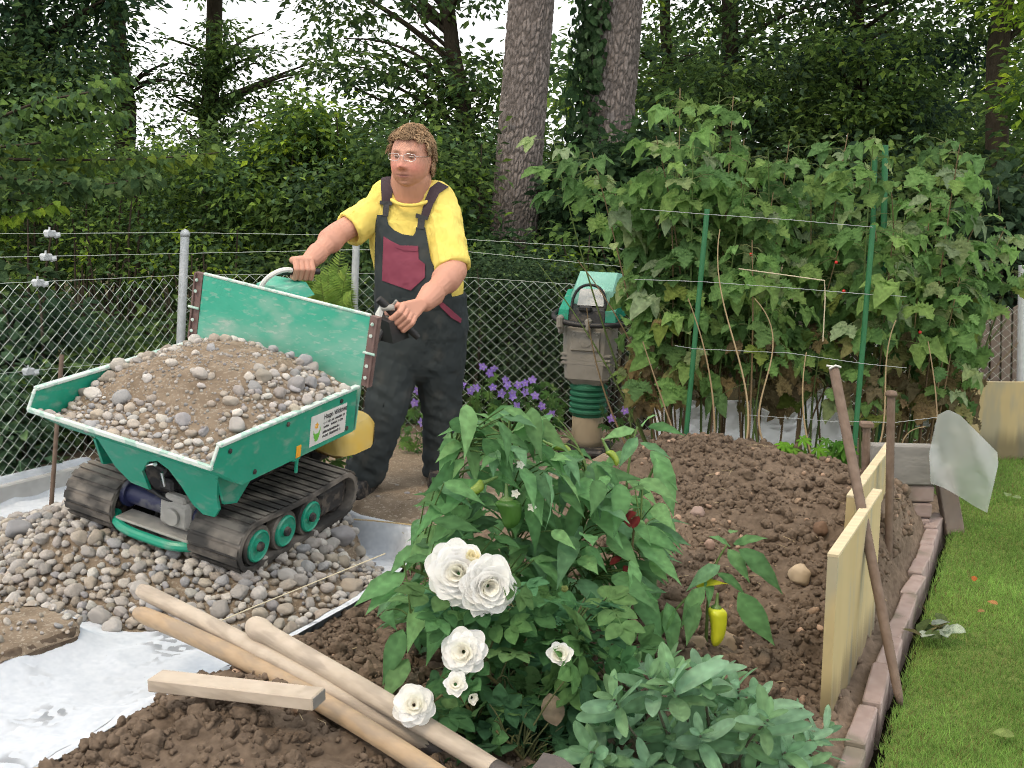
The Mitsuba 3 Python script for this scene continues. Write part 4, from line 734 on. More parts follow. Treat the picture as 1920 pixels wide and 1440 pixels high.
shrub('broom_bush', 'fine leaved grey green bush behind the chain link right of the man', 'bush', 125, [([(870, 490), (1090, 500), (1100, 760), (900, 760), (860, 600)], 7.75, 8.6, 230, .14, 90, .032, [(.07, .12, .06), (.09, .15, .075), (.06, .10, .06)])], stems=14)
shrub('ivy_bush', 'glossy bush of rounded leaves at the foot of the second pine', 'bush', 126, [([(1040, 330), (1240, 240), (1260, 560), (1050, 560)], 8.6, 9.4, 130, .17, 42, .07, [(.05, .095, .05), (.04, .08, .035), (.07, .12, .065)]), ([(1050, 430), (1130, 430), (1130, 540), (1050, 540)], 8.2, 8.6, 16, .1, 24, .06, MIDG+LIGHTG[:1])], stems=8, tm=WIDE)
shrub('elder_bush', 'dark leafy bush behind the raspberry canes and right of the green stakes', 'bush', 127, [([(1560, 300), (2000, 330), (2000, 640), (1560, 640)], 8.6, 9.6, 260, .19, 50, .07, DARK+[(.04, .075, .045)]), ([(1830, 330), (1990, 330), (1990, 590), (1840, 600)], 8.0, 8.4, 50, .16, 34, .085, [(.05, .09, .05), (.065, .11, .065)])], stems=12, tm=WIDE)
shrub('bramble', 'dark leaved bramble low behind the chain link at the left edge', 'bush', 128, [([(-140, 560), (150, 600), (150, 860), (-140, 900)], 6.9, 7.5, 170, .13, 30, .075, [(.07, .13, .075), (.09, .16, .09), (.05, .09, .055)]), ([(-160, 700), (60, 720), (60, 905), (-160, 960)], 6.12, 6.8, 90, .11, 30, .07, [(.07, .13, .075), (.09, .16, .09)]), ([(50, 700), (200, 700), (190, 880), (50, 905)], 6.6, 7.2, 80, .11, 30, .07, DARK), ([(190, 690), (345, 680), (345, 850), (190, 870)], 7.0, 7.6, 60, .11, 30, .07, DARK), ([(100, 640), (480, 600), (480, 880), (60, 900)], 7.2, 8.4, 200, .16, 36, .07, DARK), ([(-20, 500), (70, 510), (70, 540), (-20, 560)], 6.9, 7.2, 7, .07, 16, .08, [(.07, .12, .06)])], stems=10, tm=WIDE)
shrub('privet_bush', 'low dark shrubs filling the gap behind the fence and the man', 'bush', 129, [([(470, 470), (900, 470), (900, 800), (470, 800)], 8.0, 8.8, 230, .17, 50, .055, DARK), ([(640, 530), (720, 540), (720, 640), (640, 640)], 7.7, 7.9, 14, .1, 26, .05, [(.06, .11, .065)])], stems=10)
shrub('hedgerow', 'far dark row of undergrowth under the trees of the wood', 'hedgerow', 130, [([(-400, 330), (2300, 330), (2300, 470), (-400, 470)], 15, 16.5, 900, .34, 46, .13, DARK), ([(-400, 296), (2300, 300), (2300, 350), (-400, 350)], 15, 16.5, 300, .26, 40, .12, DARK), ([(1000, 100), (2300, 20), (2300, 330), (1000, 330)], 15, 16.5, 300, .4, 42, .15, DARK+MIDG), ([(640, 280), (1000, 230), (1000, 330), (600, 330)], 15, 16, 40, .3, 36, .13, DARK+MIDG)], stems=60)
# branch of hornbeam reaching in from the left
r = rnd(140); k = thing('hornbeam', 'leafy branches with pale tips reaching in over the fence from the left edge', 'tree'); L, S = [], []
base = P(-260, 420, 7.9); S.append(tube([base-A(0, 0, 2.5), base, base+A(0, 0, 1.2)], [.07, .06, .04], 8))
for pts, w, n, cols in (([(-260, 330), (-60, 300), (120, 300), (260, 298), (410, 286)], 26, 320, [(.13, .2, .06), (.2, .28, .05), (.10, .17, .06)]), ([(-260, 360), (-60, 330), (80, 340), (200, 345), (290, 322)], 30, 420, [(.08, .14, .06), (.12, .19, .075), (.06, .11, .05)]), ([(-260, 300), (-40, 240), (80, 190), (180, 170), (240, 140)], 34, 330, MIDG+[(.085, .14, .07)]), ([(-260, 320), (-60, 280), (60, 270), (150, 250), (235, 205)], 30, 360, MIDG+[(.09, .15, .06)]),
        ([(-260, 400), (-40, 420), (30, 405), (70, 392), (112, 378)], 14, 100, LIGHTG), ([(-260, 380), (-100, 380), (20, 375), (100, 385)], 36, 260, DARK+MIDG)):
    y = 6.9+r.uniform(0, .6); c = P(np.array([q[0] for q in pts]), np.array([q[1] for q in pts]), y+np.linspace(.6, -.1, len(pts))); sp = spline(c, 60); S.append(tube(sp, np.linspace(.016, .003, 60), 5))
    t = r.uniform(.18, 1, n); q = sp[(t*59).astype(int)]; wm = w*y/FOC; off = r.normal(0, 1, (n, 3))*A(.5, 1.2, .6)*wm*(1.15-.75*t)[:, None]
    L.append(leaves(WIDE, q+off, off*A(1, 1, .3)+A(.03, 0, -.035), A(0, -.15, 1)+r.normal(0, .35, (n, 3)), r.uniform(.045, .085, n), pal(r, n, cols)))
part(k, 'branches', cat(S), 'bark_mat', True, kind='stuff'); put_col(k, 'foliage', join(L))
# ---------------------------------------------------------------- raspberry canes and their trellis
r = rnd(201)
GREEN = [(.15, .27, .085), (.125, .23, .08), (.17, .30, .105), (.20, .31, .10), (.12, .22, .085)]; PALE = [(.26, .34, .20), (.28, .36, .17)]; BROWN = [(.20, .15, .085), (.26, .20, .10), (.18, .15, .09), (.26, .25, .11)]
RB = [('leftmost raspberry bush, one long shoot arching left in front of the second pine', [((1245, 830), (1035, 250)), ((1245, 830), (1110, 285)), ((1250, 830), (1150, 345)), ((1240, 820), (1215, 340)), ((1260, 830), (1225, 400)), ((1240, 840), (1235, 500))]),
      ('tall raspberry bush rising left of the first green stake', [((1260, 830), (1245, 185)), ((1250, 830), (1275, 165)), ((1275, 830), (1230, 255)), ((1290, 830), (1300, 240)), ((1240, 830), (1255, 330))]),
      ('tallest raspberry bush just right of the first green stake', [((1320, 830), (1350, 172)), ((1330, 830), (1375, 180)), ((1340, 830), (1395, 260)), ((1310, 830), (1330, 300)), ((1350, 830), (1365, 400))]),
      ('raspberry bush with yellowing leaves midway between the two front green stakes', [((1400, 835), (1440, 280)), ((1420, 830), (1480, 265)), ((1430, 840), (1450, 360)), ((1445, 840), (1420, 350)), ((1400, 830), (1410, 450))]),
      ('raspberry bush just left of the second front green stake', [((1500, 850), (1545, 300)), ((1520, 850), (1590, 250)), ((1490, 850), (1520, 340)), ((1530, 850), (1560, 400)), ((1550, 850), (1510, 460))]),
      ('raspberry bush with red berries just right of the second front green stake', [((1620, 860), (1640, 240)), ((1640, 860), (1670, 340)), ((1660, 860), (1720, 330)), ((1630, 860), (1690, 440)), ((1650, 860), (1640, 420))]),
      ('rightmost raspberry bush drooping over the plastic sheet', [((1700, 860), (1775, 250)), ((1720, 860), (1800, 270)), ((1730, 860), (1840, 400)), ((1700, 860), (1835, 480)), ((1740, 860), (1800, 520)), ((1745, 860), (1885, 425)), ((1755, 860), (1900, 500)), ((1720, 850), (1790, 600)), ((1690, 860), (1745, 380))])]
for lab, canes in RB:
    k = thing('raspberry_bush', lab, 'raspberry bush', 'raspberry canes along the trellis'); L = []
    for i in range(len(canes)*2):
        (bx, by), (tx, ty) = canes[i % len(canes)]
        if i >= len(canes): bx += r.uniform(-28, 28); tx += r.uniform(-50, 50); ty += r.uniform(60, 330)
        Yb = r.uniform(6.05, 6.6); Yt = Yb+r.uniform(-.22, .18); t_, = [P(tx, ty, Yt)]; b_ = P(bx, by+10, Yb); b_[2] = -.05
        mid = b_*.45+t_*.55+A(r.normal(0, .05), r.normal(0, .05), .06+.12*abs(tx-bx)/300); sp = spline([b_, mid, t_], 40)
        part(k, 'cane', tube(sp[::3], np.linspace(.0075, .0025, len(sp[::3])), 5), 'stem_mat', True, A(.20, .145, .085)*r.uniform(.6, 1.3) if i % 3 else A(.10, .15, .05))
        n = int((34+16*r.uniform())*(1.6 if 'leftmost' in lab else 1))
        for j in range(n):
            t = r.uniform(.26, 1) if j > 1 else .99; q = sp[int(t*39)]; zf = q[2]+r.normal(0, .05); a = r.uniform(0, 6.283); d = A(math.cos(a), math.sin(a)*.9-.25, r.uniform(-.45, .35)); d = unit(d); pl = r.uniform(.03, .12); e_ = q+d*(pl+.06)-CC; ex, ey = 960+FOC*(e_@CR)/(e_@FW), 720-FOC*(e_@CU)/(e_@FW)
            if (ex < 1165 and ey > 455) or (ex < 1120 and ey > 380) or zf < (.54 if ex < 1600 else .46) or (zf < .85 and r.uniform() < .5) or (ex > 1845 and ey > 575): continue
            dead = zf < .95 and r.uniform() < sstep(1.05, .45, zf)*.75
            c = pal(r, 1, BROWN if dead else (PALE if r.uniform() < .14 else GREEN+([(.15, .2, .05)] if zf < 1.1 else [])))[0]; s = r.uniform(.075, .135)*(.8 if t > .93 else 1)*(.8 if dead else 1)
            L.append((q+d*pl, d+A(0, 0, -.35-.5*dead), unit(A(0, -.35, 1)+r.normal(0, .32, 3)), s, c, q))
    L.sort(key=lambda q: q[0][1]-.3*q[3]); nb = 72; rest = []
    for j, (p0, d, nn, s, c, q) in enumerate(L):
        l = leaves(RASP[int(r.integers(3))], p0, d, nn, s, c)
        if j < nb: put_col(k, 'leaf', l)
        else: rest.append(l)
    if rest: put_col(k, 'foliage', join(rest), kind='stuff')
    pets = cat([tube([q, (q+p0)/2+A(0, 0, .01), p0], .0018, 3, False) for p0, d, nn, s, c, q in L]); part(k, 'petioles', pets, 'stem_mat', True, (.12, .14, .06), kind='stuff')
    if 'red' in lab:
        for px, py in ((1568, 492), (1582, 546), (1725, 623), (1408, 477)): part(k, 'berry', move(ico(2), P(px, py, 5.95), None, .008), 'vc_gloss', True, (.5, .02, .02))
mat('stake_green', lambda p, n, u: mix((.018, .12, .045), (.035, .16, .07), fb(p.x*30, p.y*30, p.z*8, 3)), .5)
mat('galv', lambda p, n, u: mix((.40, .43, .45), (.55, .58, .6), fb(p.x*40, p.y*40, p.z*40, 3)), .55, metallic=.35)
mat('wire_mat', (.56, .62, .58), .5, metallic=.2)
mat('rust', lambda p, n, u: mix((.10, .065, .045), (.19, .14, .11), fb(p.x*40, p.y*40, p.z*40, 4)), .85)
def stake(name, lab, cat_, top, bot, Yt, Yb, rp, m, group=None, n=8, head=None):
    k = thing(name, lab, cat_, group); a, b = P(*top, Yt), P(*bot, Yb); rr = rp*((a-CC)@FW)/FOC
    put(k, tube([b-(a-b)*.05, b, (a+b)/2, a], rr, n), m, True); return k, a, b
_, s1, _b = stake('green_stake', 'first green plant stake in front of the raspberry canes, counted from the left', 'plant stake', (1326, 392), (1285, 830), 5.85, 5.9, 5, 'stake_green')
_, s2, _b = stake('green_stake', 'second green plant stake in front of the raspberry canes, right of the first', 'plant stake', (1637, 422), (1600, 860), 5.75, 5.8, 5.4, 'stake_green')
stake('green_stake', 'green plant stake sticking out of the top of the canes, left one of two', 'plant stake', (1641, 280), (1625, 820), 6.55, 6.6, 5, 'stake_green')
stake('green_stake', 'green plant stake sticking out of the top of the canes, right one of two', 'plant stake', (1660, 272), (1650, 820), 6.5, 6.55, 6, 'stake_green')
k = thing('trellis_wires', 'thin horizontal wires strung between the green stakes in front of the canes', 'trellis wires')
for pts in ([(1200, 392), (1326, 402), (1480, 412), (1637, 426)], [(1190, 524), (1315, 528), (1480, 540), (1630, 552), (1700, 556)], [(1265, 648), (1302, 654), (1480, 662), (1620, 682), (1700, 690)], [(1400, 778), (1560, 790), (1680, 792), (1760, 782)]):
    part(k, 'wire', tube([P(x, y, 5.84-.1*(x-1326)/310) for x, y in pts], .0013, 4), 'galv', True)
thing('twine', 'pale twine hanging from a wire between the two front green stakes', 'twine'); put('twine', tube([P(x, y, 5.75) for x, y in ((1385, 504), (1460, 514), (1546, 526), (1547, 560), (1543, 640))], .0028, 5), 'vc_matte', True, (.5, .44, .32))
# white sheeting behind the canes
r = rnd(205)
def crumple(px0, px1, py0, py1, Y, n, m, seed, amp=.09):
    X, Z = np.meshgrid(np.linspace(0, 1, n), np.linspace(0, 1, m)); p = np.stack([X*4, Z*2, 0*X], -1).reshape(-1, 3)
    y = Y+amp*2*(fbm(p, 1.6, 4, seed)-.5)+.28*(1-Z.ravel())**2*-1; tp = py0+(py1-py0)*.5*noise(p*A(1, 0, 1), 1.1, seed+3)
    q = P(px0+(px1-px0)*X.ravel(), py1+(tp-py1)*Z.ravel(), y); i = np.arange(n*m).reshape(m, n)
    return q, np.vstack([np.stack([i[:-1, :-1], i[:-1, 1:], i[1:, 1:]], -1).reshape(-1, 3), np.stack([i[:-1, :-1], i[1:, 1:], i[1:, :-1]], -1).reshape(-1, 3)])
mat('white_sheet', lambda p, n, u: mix((.88, .88, .88), (.78, .8, .82), fb(p.x*9, p.y*9, p.z*9, 3)), .5)
thing('white_sheeting', 'crumpled white plastic sheeting heaped on the ground behind the raspberry canes', 'plastic sheeting'); put('white_sheeting', crumple(1225, 1585, 700, 860, 6.8, 60, 24, 4), 'white_sheet', True)
thing('white_sheeting', 'small white scrap of plastic hanging behind the canes by the clear sheet', 'plastic scrap'); put('white_sheeting_001', crumple(1716, 1756, 762, 800, 6.6, 12, 8, 6, .02), 'white_sheet', True)
# ---------------------------------------------------------------- fence at the left and behind
fa, fb2 = G(0, 903, .02), G(190, 857, .02); fd = unit(fb2-fa)
def on_line(px):
    lo, hi = -1.0, 4.0
    for _ in range(50):
        m = (lo+hi)/2; q = fa+fd*m-CC; x = 960+FOC*(q@CR)/(q@FW); lo, hi = (m, hi) if x < px else (lo, m)
    return fa+fd*lo
f0, f1 = on_line(-160), on_line(341); f2 = P(664, 800, 7.55); f3 = P(1270, 800, 7.35)
fence = thing('wire_fence', 'chain link fence on galvanised posts with tension wires, at the left and behind the man', 'fence')
def at_px(a, b, px, py):                               # point of the vertical plane through a, b behind a pixel
    n = np.cross(b-a, A(0, 0, 1)); d = ray(px, py); return CC+d*((a-CC)@n)/(d@n)
for a, b, (tx, ty), (bx, by), rp in ((f0, f1, (347, 437), (338, 660), 8.2), (f1, f2, (668, 452), (662, 640), 7.0)):
    t, q = at_px(a, b, tx, ty), at_px(a, b, bx, by); u = (t-q)/(t[2]-q[2]); q = t-u*(t[2]+.15); rr = rp*((t-CC)@FW)/FOC
    p_ = part(fence, 'post', tube([q, t], rr, 16), 'galv', 40); part(p_, 'cap', lathe([(rr*1.12, -.02), (rr*1.14, 0), (rr*.8, .014), (.002, .024)], 16, (0, 0, 1), t), 'galv', True)
def link(a, b, bz, tz, pitch=.036, step=.033, rad=.0017):   # zigzag wires between heights bz(s), tz(s)
    L = np.linalg.norm((b-a)[:2]); d = (b-a)/L; n = A(-d[1], d[0], 0); out = []
    for j in range(int(L/pitch)):
        s = j*pitch; z0, z1 = bz(s/L), tz(s/L); k = int((z1-z0)/step); i = np.arange(k+1); sg = np.where(i % 2 == 0, 1, -1)
        q = a*A(1, 1, 0)+d*A(1, 1, 0)*(s+pitch*.52*sg)[:, None]+n*(.0022*sg)[:, None]; q[:, 2] = z0+i*step; q[:, :2] = (a*A(1, 1, 0)+d*A(1, 1, 0)*(s+pitch*.52*sg*(-1)**j)[:, None]+n*(.0022*sg)[:, None])[:, :2]; out.append(tube(q, rad, 3, False))
    return cat(out)
zt = [at_px(f0, f1, 0, 530)[2], at_px(f0, f1, 341, 516)[2], at_px(f1, f2, 500, 512)[2]]
part(fence, 'mesh', link(f0, f1, lambda s: .03, lambda s: zt[0]+(zt[1]-zt[0])*max(0, s-.3)/.7), 'wire_mat', False, kind='stuff')
part(fence, 'mesh', link(f1, f2, lambda s: .0, lambda s: zt[1]+.03*s), 'wire_mat', False, kind='stuff')
part(fence, 'mesh', link(f2, f3, lambda s: -.05, lambda s: at_px(f2, f3, 980, 520)[2]), 'wire_mat', False, kind='stuff')
for row in ([(-160, 438), (0, 438), (347, 436), (668, 441), (880, 449), (1126, 464), (1270, 474)], [(-160, 485), (0, 482), (347, 475), (668, 468), (880, 472), (1126, 496), (1270, 508)], [(-160, 534), (0, 531), (343, 516), (666, 512), (880, 520), (1126, 536), (1270, 540)], [(-160, 702), (0, 700), (340, 668)]):
    part(fence, 'tension_wire', tube([at_px(*((f0, f1) if x <= 347 else (f1, f2) if x <= 668 else (f2, f3)), x, y)-A(0, .012, 0) for x, y in row], .0013, 4), 'wire_mat', True)
for x, y in ((96, 438), (89, 482), (74, 530), (56, 696)):
    c = at_px(f0, f1, x, y)-A(0, .015, 0); m = [rbox(.062, .028, .034, .006), tube([(.02, -.012, -.012), (.045, -.012, -.008)], .012, 8), lathe([(.016, -.018), (.016, .018)], 12, (0, 1, 0), (-.012, 0, .004)), tube([(-.005, 0, .01), (-.002, 0, .034)], .005, 6), tube([(.03, 0, 0), (.06, 0, .0)], .006, 6)]
    part(fence, 'wire_tensioner', move(cat(m), c, frame(A(0, 0, 1), fd)), 'galv', 30)
kd = unit(fd*A(1, 1, 0)); kn = A(-kd[1], kd[0], 0)
ka, kb = on_line(-200), on_line(300)
thing('kerb', 'concrete edging slab under the chain link fence at the left', 'kerb')
put('kerb', beam(ka*A(1, 1, 0)-kn*.03-A(0, 0, .12), kb*A(1, 1, 0)-kn*.03-A(0, 0, .12), .07, .27, .008), 'kerb_mat', False)
stake('iron_rod', 'thin rusty iron rod stuck upright beside the concrete kerb', 'rod', (116, 665), (97, 935), 5.75, 5.72, 4.5, 'rust')
thing('guide_string', 'pale builder\'s string stretched low over the near end of the gravel', 'string'); put('guide_string', tube([G(405, 1168, .02), G(480, 1136, .03), G(560, 1104, .045), G(722, 1038, .06)], .0026, 5), 'vc_matte', True, (.62, .55, .4))
thing('guide_string', 'straw coloured string along the edge of the path right of the track', 'string'); put('guide_string_001', tube([G(640, 972, .045), G(700, 976, .045), G(790, 986, .05)], .0035, 5), 'vc_matte', True, (.5, .38, .2))
# ---------------------------------------------------------------- tamping rammer
ram = thing('tamping_rammer', 'green and grey upright tamping rammer standing in front of the chain link', 'rammer')
RO = P(1100, 838, 6.95); RO[2] = max(RO[2], 0); RM = yaw(math.radians(-16))
def rp_(name, m, b, smooth=30, **k): v, f = mesh(m); return part(k.pop('to', ram), name, (v@RM.T+RO, f), b, smooth, **k)
mat('rammer_grey', lambda p, n, u: mix((.19, .178, .155), (.30, .285, .255), fb(p.x*16, p.y*16, p.z*16, 4)), .7)
mat('foot_tube', lambda p, n, u: mix((.25, .20, .13), (.33, .28, .2), fb(p.x*14, p.y*14, p.z*5, 3)), .75)
mat('bellows_green', lambda p, n, u: mix((.008, .10, .05), (.03, .15, .09), fb(p.x*18, p.y*18, p.z*18, 3)), .5)
rp_('foot', rbox(.26, .32, .035, .012, (0, -.02, .0)), 'dark_steel'); rp_('foot_tube', lathe([(.10, .01), (.088, .05), (.09, .19)], 28), 'foot_tube', True)
rp_('bellows', lathe([(.09, .185)]+[(q, z) for i in range(5) for q, z in ((.095, .20+.034*i), (.108, .21+.034*i), (.108, .222+.034*i), (.095, .231+.034*i))]+[(.095, .375), (.09, .38)], 32, None, (0, 0, 0)), 'bellows_green', 30)
bd = []
for z, w, d in ((.375, .09, .085), (.41, .125, .115), (.60, .138, .125), (.70, .138, .125), (.72, .12, .108)):
    for x in (-1, 1):
        for y in (-1, 1): bd += [(x*w, y*d*.72, z), (x*w*.78, y*d, z)]
bo = rp_('body', hull(bd), 'rammer_grey', 30)
for z in (.50, .525, .55): rp_('rib', hull([(x*.141, y, z+o) for x in (-1, 1) for y in (-.122, -.09, .09) for o in (-.005, .005)]), 'rammer_grey', False, to=bo)
rp_('cover_plate', cat([hull([(x*.085, -.123+.0, z) for x in (-1, 1) for z in (.57, .685)]+[(x*.078, -.136, z) for x in (-1, 1) for z in (.578, .677)]), lathe([(.036, 0), (.036, .006), (.028, .008), (.001, .008)], 20, (0, -1, 0), (-.0, -.134, .63)), *[lathe([(.008, 0), (.007, .008), (.001, .009)], 8, (0, -1, 0), (x, -.135, .665)) for x in (-.065, .065)]]), 'rammer_grey', 30, to=bo)
gh = rp_('guide_handle', tube(spline([(.20, .25, .74), (.215, -.02, .735), (.17, -.145, .73), (.06, -.175, .725), (-.08, -.175, .73), (-.175, -.14, .75), (-.195, -.02, .775), (-.18, .2, .78)], 40), .0155, 10), 'black_plastic', True)
for x, z in ((-.14, .735), (.02, .725)): rp_('clamp', cat([rbox(.035, .06, .075, .012, (x, -.165, z)), rbox(.028, .05, .05, .01, (x, -.14, z-.045))]), 'rammer_grey', to=gh)
rp_('panel', hull([(x, y, z) for x in (-.12, .10) for y, z in ((-.125, .72), (-.11, .80), (.1, .84), (.1, .72))]), 'dark_steel', 30)
rp_('throttle_block', rbox(.075, .04, .035, .01, (-.01, -.115, .81)), 'black_plastic')
mat('pale_hood', lambda p, n, u: mix((.14, .42, .33), (.30, .55, .47), fb(p.x*9, p.y*9, p.z*9, 3)), .3)
hd = rp_('hood', hull([(x*w, y, z) for x in (-1, 1) for w, y, z in ((.16, .0, .78), (.18, .32, .80), (.16, .32, .93), (.11, .02, .90), (.11, .16, .995), (.12, .30, .975))]), 'pale_hood', 35)
for s in (-1, 1): rp_('hood_arm', hull([(s*a, y, z) for a, y, z in ((.105, -.13, .74), (.165, -.13, .74), (.105, -.125, .80), (.16, -.12, .80), (.10, .1, .76), (.185, .1, .77), (.11, .12, .90), (.17, .12, .89))]), 'green_paint', 30, to=hd)
rp_('hood_handle', tube(spline([(-.095, -.09, .80), (-.085, -.07, .88), (-.05, -.06, .925), (.05, -.06, .925), (.085, -.07, .88), (.095, -.09, .80)], 24), .0085, 8), 'black_plastic', True, to=hd)
rp_('tank', hull([(x*w, y, z) for x in (-1, 1) for w, y, z in ((.075, -.045, .82), (.07, .0, .91), (.075, .06, .84))]), 'white_paint', 30)
rp_('marking', cat([rbox(.002, .008, .018, .0005, (.1775, .01+.013*i, .82+.002*(i % 2))) for i in range(6)]), 'white_paint', False, to=hd, kind='stuff')
# ---------------------------------------------------------------- right side: boards, bar, bricks, far things
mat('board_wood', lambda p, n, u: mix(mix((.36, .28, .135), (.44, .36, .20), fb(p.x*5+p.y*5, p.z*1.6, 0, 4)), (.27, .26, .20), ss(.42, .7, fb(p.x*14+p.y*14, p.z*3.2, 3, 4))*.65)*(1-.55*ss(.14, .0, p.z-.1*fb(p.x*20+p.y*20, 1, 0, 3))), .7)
mat('board_edge', lambda p, n, u: mix((.56, .47, .31), (.40, .34, .22), fb(p.x*12+p.y*60, p.z*60, 0, 3)), .75)
mat('brick_mat', lambda p, n, u: mix(mix((.20, .145, .13), (.33, .265, .245), fb(p.x*18, p.y*18, p.z*18, 4)), (.10, .095, .06), .7*ss(.55, .75, fb(p.x*7+2, p.y*7, p.z*7, 4))), .92, lambda p, n, u: fb(p.x*120, p.y*120, p.z*120, 3), .003)
def board(lab, n0, f0_, zt_, zb_, th, lean):
    d = unit((f0_-n0)*A(1, 1, 0)); s = A(d[1], -d[0], 0); b0, b1 = n0*A(1, 1, 0)+A(0, 0, zb_), f0_*A(1, 1, 0)+A(0, 0, zb_); up = A(0, 0, zt_-zb_)+s*lean; e = .003
    k = thing('formwork_board', lab, 'board', 'formwork boards along the brick edging')
    part(k, 'panel', hull([b+up*t+s*o for b in (b0, b1) for t in (0, .985) for o in (-th/2, th/2)]), 'board_wood', False)
    part(k, 'edge_strip', hull([b+up*t+s*o for b in (b0-d*e, b1+d*e) for t in (.986, 1.0) for o in (-th/2-.001, th/2+.001)]), 'board_edge', False)
    part(k, 'edge_strip', hull([b0+up*t+s*o-d*q for t in (0, .985) for o in (-th/2, th/2) for q in (.0005, .004)]), 'board_wood', False)
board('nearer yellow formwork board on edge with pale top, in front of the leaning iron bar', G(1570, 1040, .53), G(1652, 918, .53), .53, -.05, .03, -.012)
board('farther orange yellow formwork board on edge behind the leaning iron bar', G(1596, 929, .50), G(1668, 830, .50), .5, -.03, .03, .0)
r = rnd(211); be = thing('brick_edging', 'row of pinkish edging bricks between the dug bed and the lawn', 'edging'); y = 2.75
bdir = unit(A(brick_x(5)-brick_x(4), 1, 0)); bnm = A(bdir[1], -bdir[0], 0)
while y < 5.55:
    L = r.uniform(.22, .33); c = A(brick_x(y+L/2), y+L/2, 0)+bnm*(.036+r.normal(0, .003))+A(0, 0, -.055+r.normal(0, .006))
    m = rbox(L-.003, .058, .16, .005); v, f = mesh(trimesh.Trimesh(*m).subdivide().subdivide()); v = v+(noise(v+y, 40, 3)-.5)[:, None]*.006*unit(v)
    part(be, 'brick', move((v, f), c, np.stack([bdir, -bnm, A(0, 0, 1)], 1)@euler(r.normal(0, 1.5), r.normal(0, 1.2), r.normal(0, 1.5))), 'brick_mat', 30); y += L*bdir[1]+.004
k = thing('iron_bar', 'long dark iron pinch bar leaning diagonally across the boards onto the lawn', 'iron bar')
e0, e1 = G(1684, 1300, .02), P(1563, 690, 4.25); put(k, tube([G(1688, 1322, -.03), G(1687, 1312, -.0), e0, e0*.85+e1*.15, (e0+e1)/2, e0*.08+e1*.92, e1], [.007, .011, .014, .0165, .017, .0175, .018], 12), 'rust', True)
part(k, 'wire_tie', tube([e1+A(-.02, -.02, .0), e1+A(.0, -.022, .012), e1+A(.02, -.015, .006), e1+A(.02, .02, .0), e1+A(-.02, .02, .004)], .004, 5), 'white_paint', True)
k, a, b = stake('iron_stake', 'upright iron stake with a round flat head right of the farther board', 'stake', (1671, 740), (1665, 1112), 4.72, 4.75, 8, 'rust')
part(k, 'head', lathe([(.022, -.006), (.024, .004), (.018, .014), (.002, .018)], 14, (0, 0, 1), a), 'rust', True)
k, a, b = stake('iron_stake', 'shorter iron stake with a square top behind the farther board', 'stake', (1625, 796), (1621, 1010), 4.95, 4.95, 7.5, 'rust', n=4)
part(k, 'head', rbox(.05, .05, .022, .004, a), 'rust', False)
# stacked stone planter with slab
mat('slab_grey', lambda p, n, u: mix((.15, .145, .135), (.25, .24, .225), fb(p.x*12, p.y*12, p.z*25, 4)), .9, lambda p, n, u: fb(p.x*90, p.y*90, p.z*90, 3), .003)
k = thing('planter', 'low planter of stacked brown blocks under a grey slab beside the lawn', 'planter'); q0 = G(1745, 1003, -.03); w_ = .3
zz = -.04
for i, h in enumerate((.085, .075, .085)):
    for j in range(2): part(k, 'block', rbox(w_/2-.006, .22, h-.006, .008, q0*A(1, 1, 0)+A(-w_*(.25+.5*(1-j))+.004*i, .12, zz+h/2)), 'brick_mat', 30)
    zz += h
part(k, 'slab', rbox(w_+.02, .06, .19, .008, q0*A(1, 1, 0)+A(-w_/2, .03, zz+.095)), 'slab_grey', False)
part(k, 'earth_fill', rbox(w_-.02, .3, .2, .03, q0*A(1, 1, 0)+A(-w_/2, .22, .1)), 'soil_mat', False)
a, b = P(1765, 925, 5.95), G(1790, 1003, -.05)
thing('wooden_post', 'short leaning weathered wooden post under the clear plastic sheet', 'post'); mat('grey_wood', lambda p, n, u: mix((.10, .075, .06), (.19, .155, .13), fb(p.x*30, p.y*30, p.z*2.5, 4)), .85); put('wooden_post', beam(b, P(1768, 880, 5.8), .085, .06, .004, (0, 1, 0)), 'grey_wood', False)
thin = {'type': 'principledthin', 'base_color': {'type': 'rgb', 'value': [.92, .96, .96]}, 'roughness': .3, 'spec_trans': .5, 'diff_trans': 1.0, 'eta': 1.4}; scene['plastic'] = thin
def sheet(px):                                        # hanging clear plastic sheet from its outline
    V, F = polygrid(px, 5.0); ph = (V[:, 0]*.9-V[:, 1]*.35)/26; w = .10*np.abs(np.sin(ph*.7+.8*noise(np.c_[V/50, 0*V[:, 0]], 1, 5)))+.04*np.sin(ph+1.2*noise(np.c_[V/40, 0*V[:, 0]], 1))+.035*np.sin(ph*2.3+1)+.03*(fbm(np.c_[V/30, 0*V[:, 0]], 1, 3)-.5)
    return P(V[:, 0], V[:, 1], 5.35+w+.002*(V[:, 1]-770)*.6), F
thing('plastic_sheet', 'translucent plastic sheet hanging from the canes over the planter corner', 'plastic sheet'); put('plastic_sheet', sheet([(1758, 778), (1778, 768), (1800, 778), (1870, 848), (1872, 870), (1862, 915), (1851, 962), (1825, 948), (1800, 932), (1770, 915), (1745, 906), (1742, 850)]), 'plastic', True)
thing('yellow_hoarding', 'pale yellow wooden panel standing on the lawn at the far right', 'panel')
pa, pb_, zt_ = G(1775, 866, -.04), G(2050, 866, -.04), P(1850, 716, G(1850, 866, -.04)[1])[2]
put('yellow_hoarding', hull([q*A(1, 1, 0)+A(0, o, z) for q in (pa, pb_) for o in (0, .03) for z in (-.05, zt_)]), 'board_wood', False)
mat('grey_wood', lambda p, n, u: mix((.10, .075, .06), (.19, .155, .13), fb(p.x*30, p.y*30, p.z*2.5, 4)), .85)
k = thing('picket_fence', 'weathered brown picket fence behind the yellow panel at the right edge', 'fence')
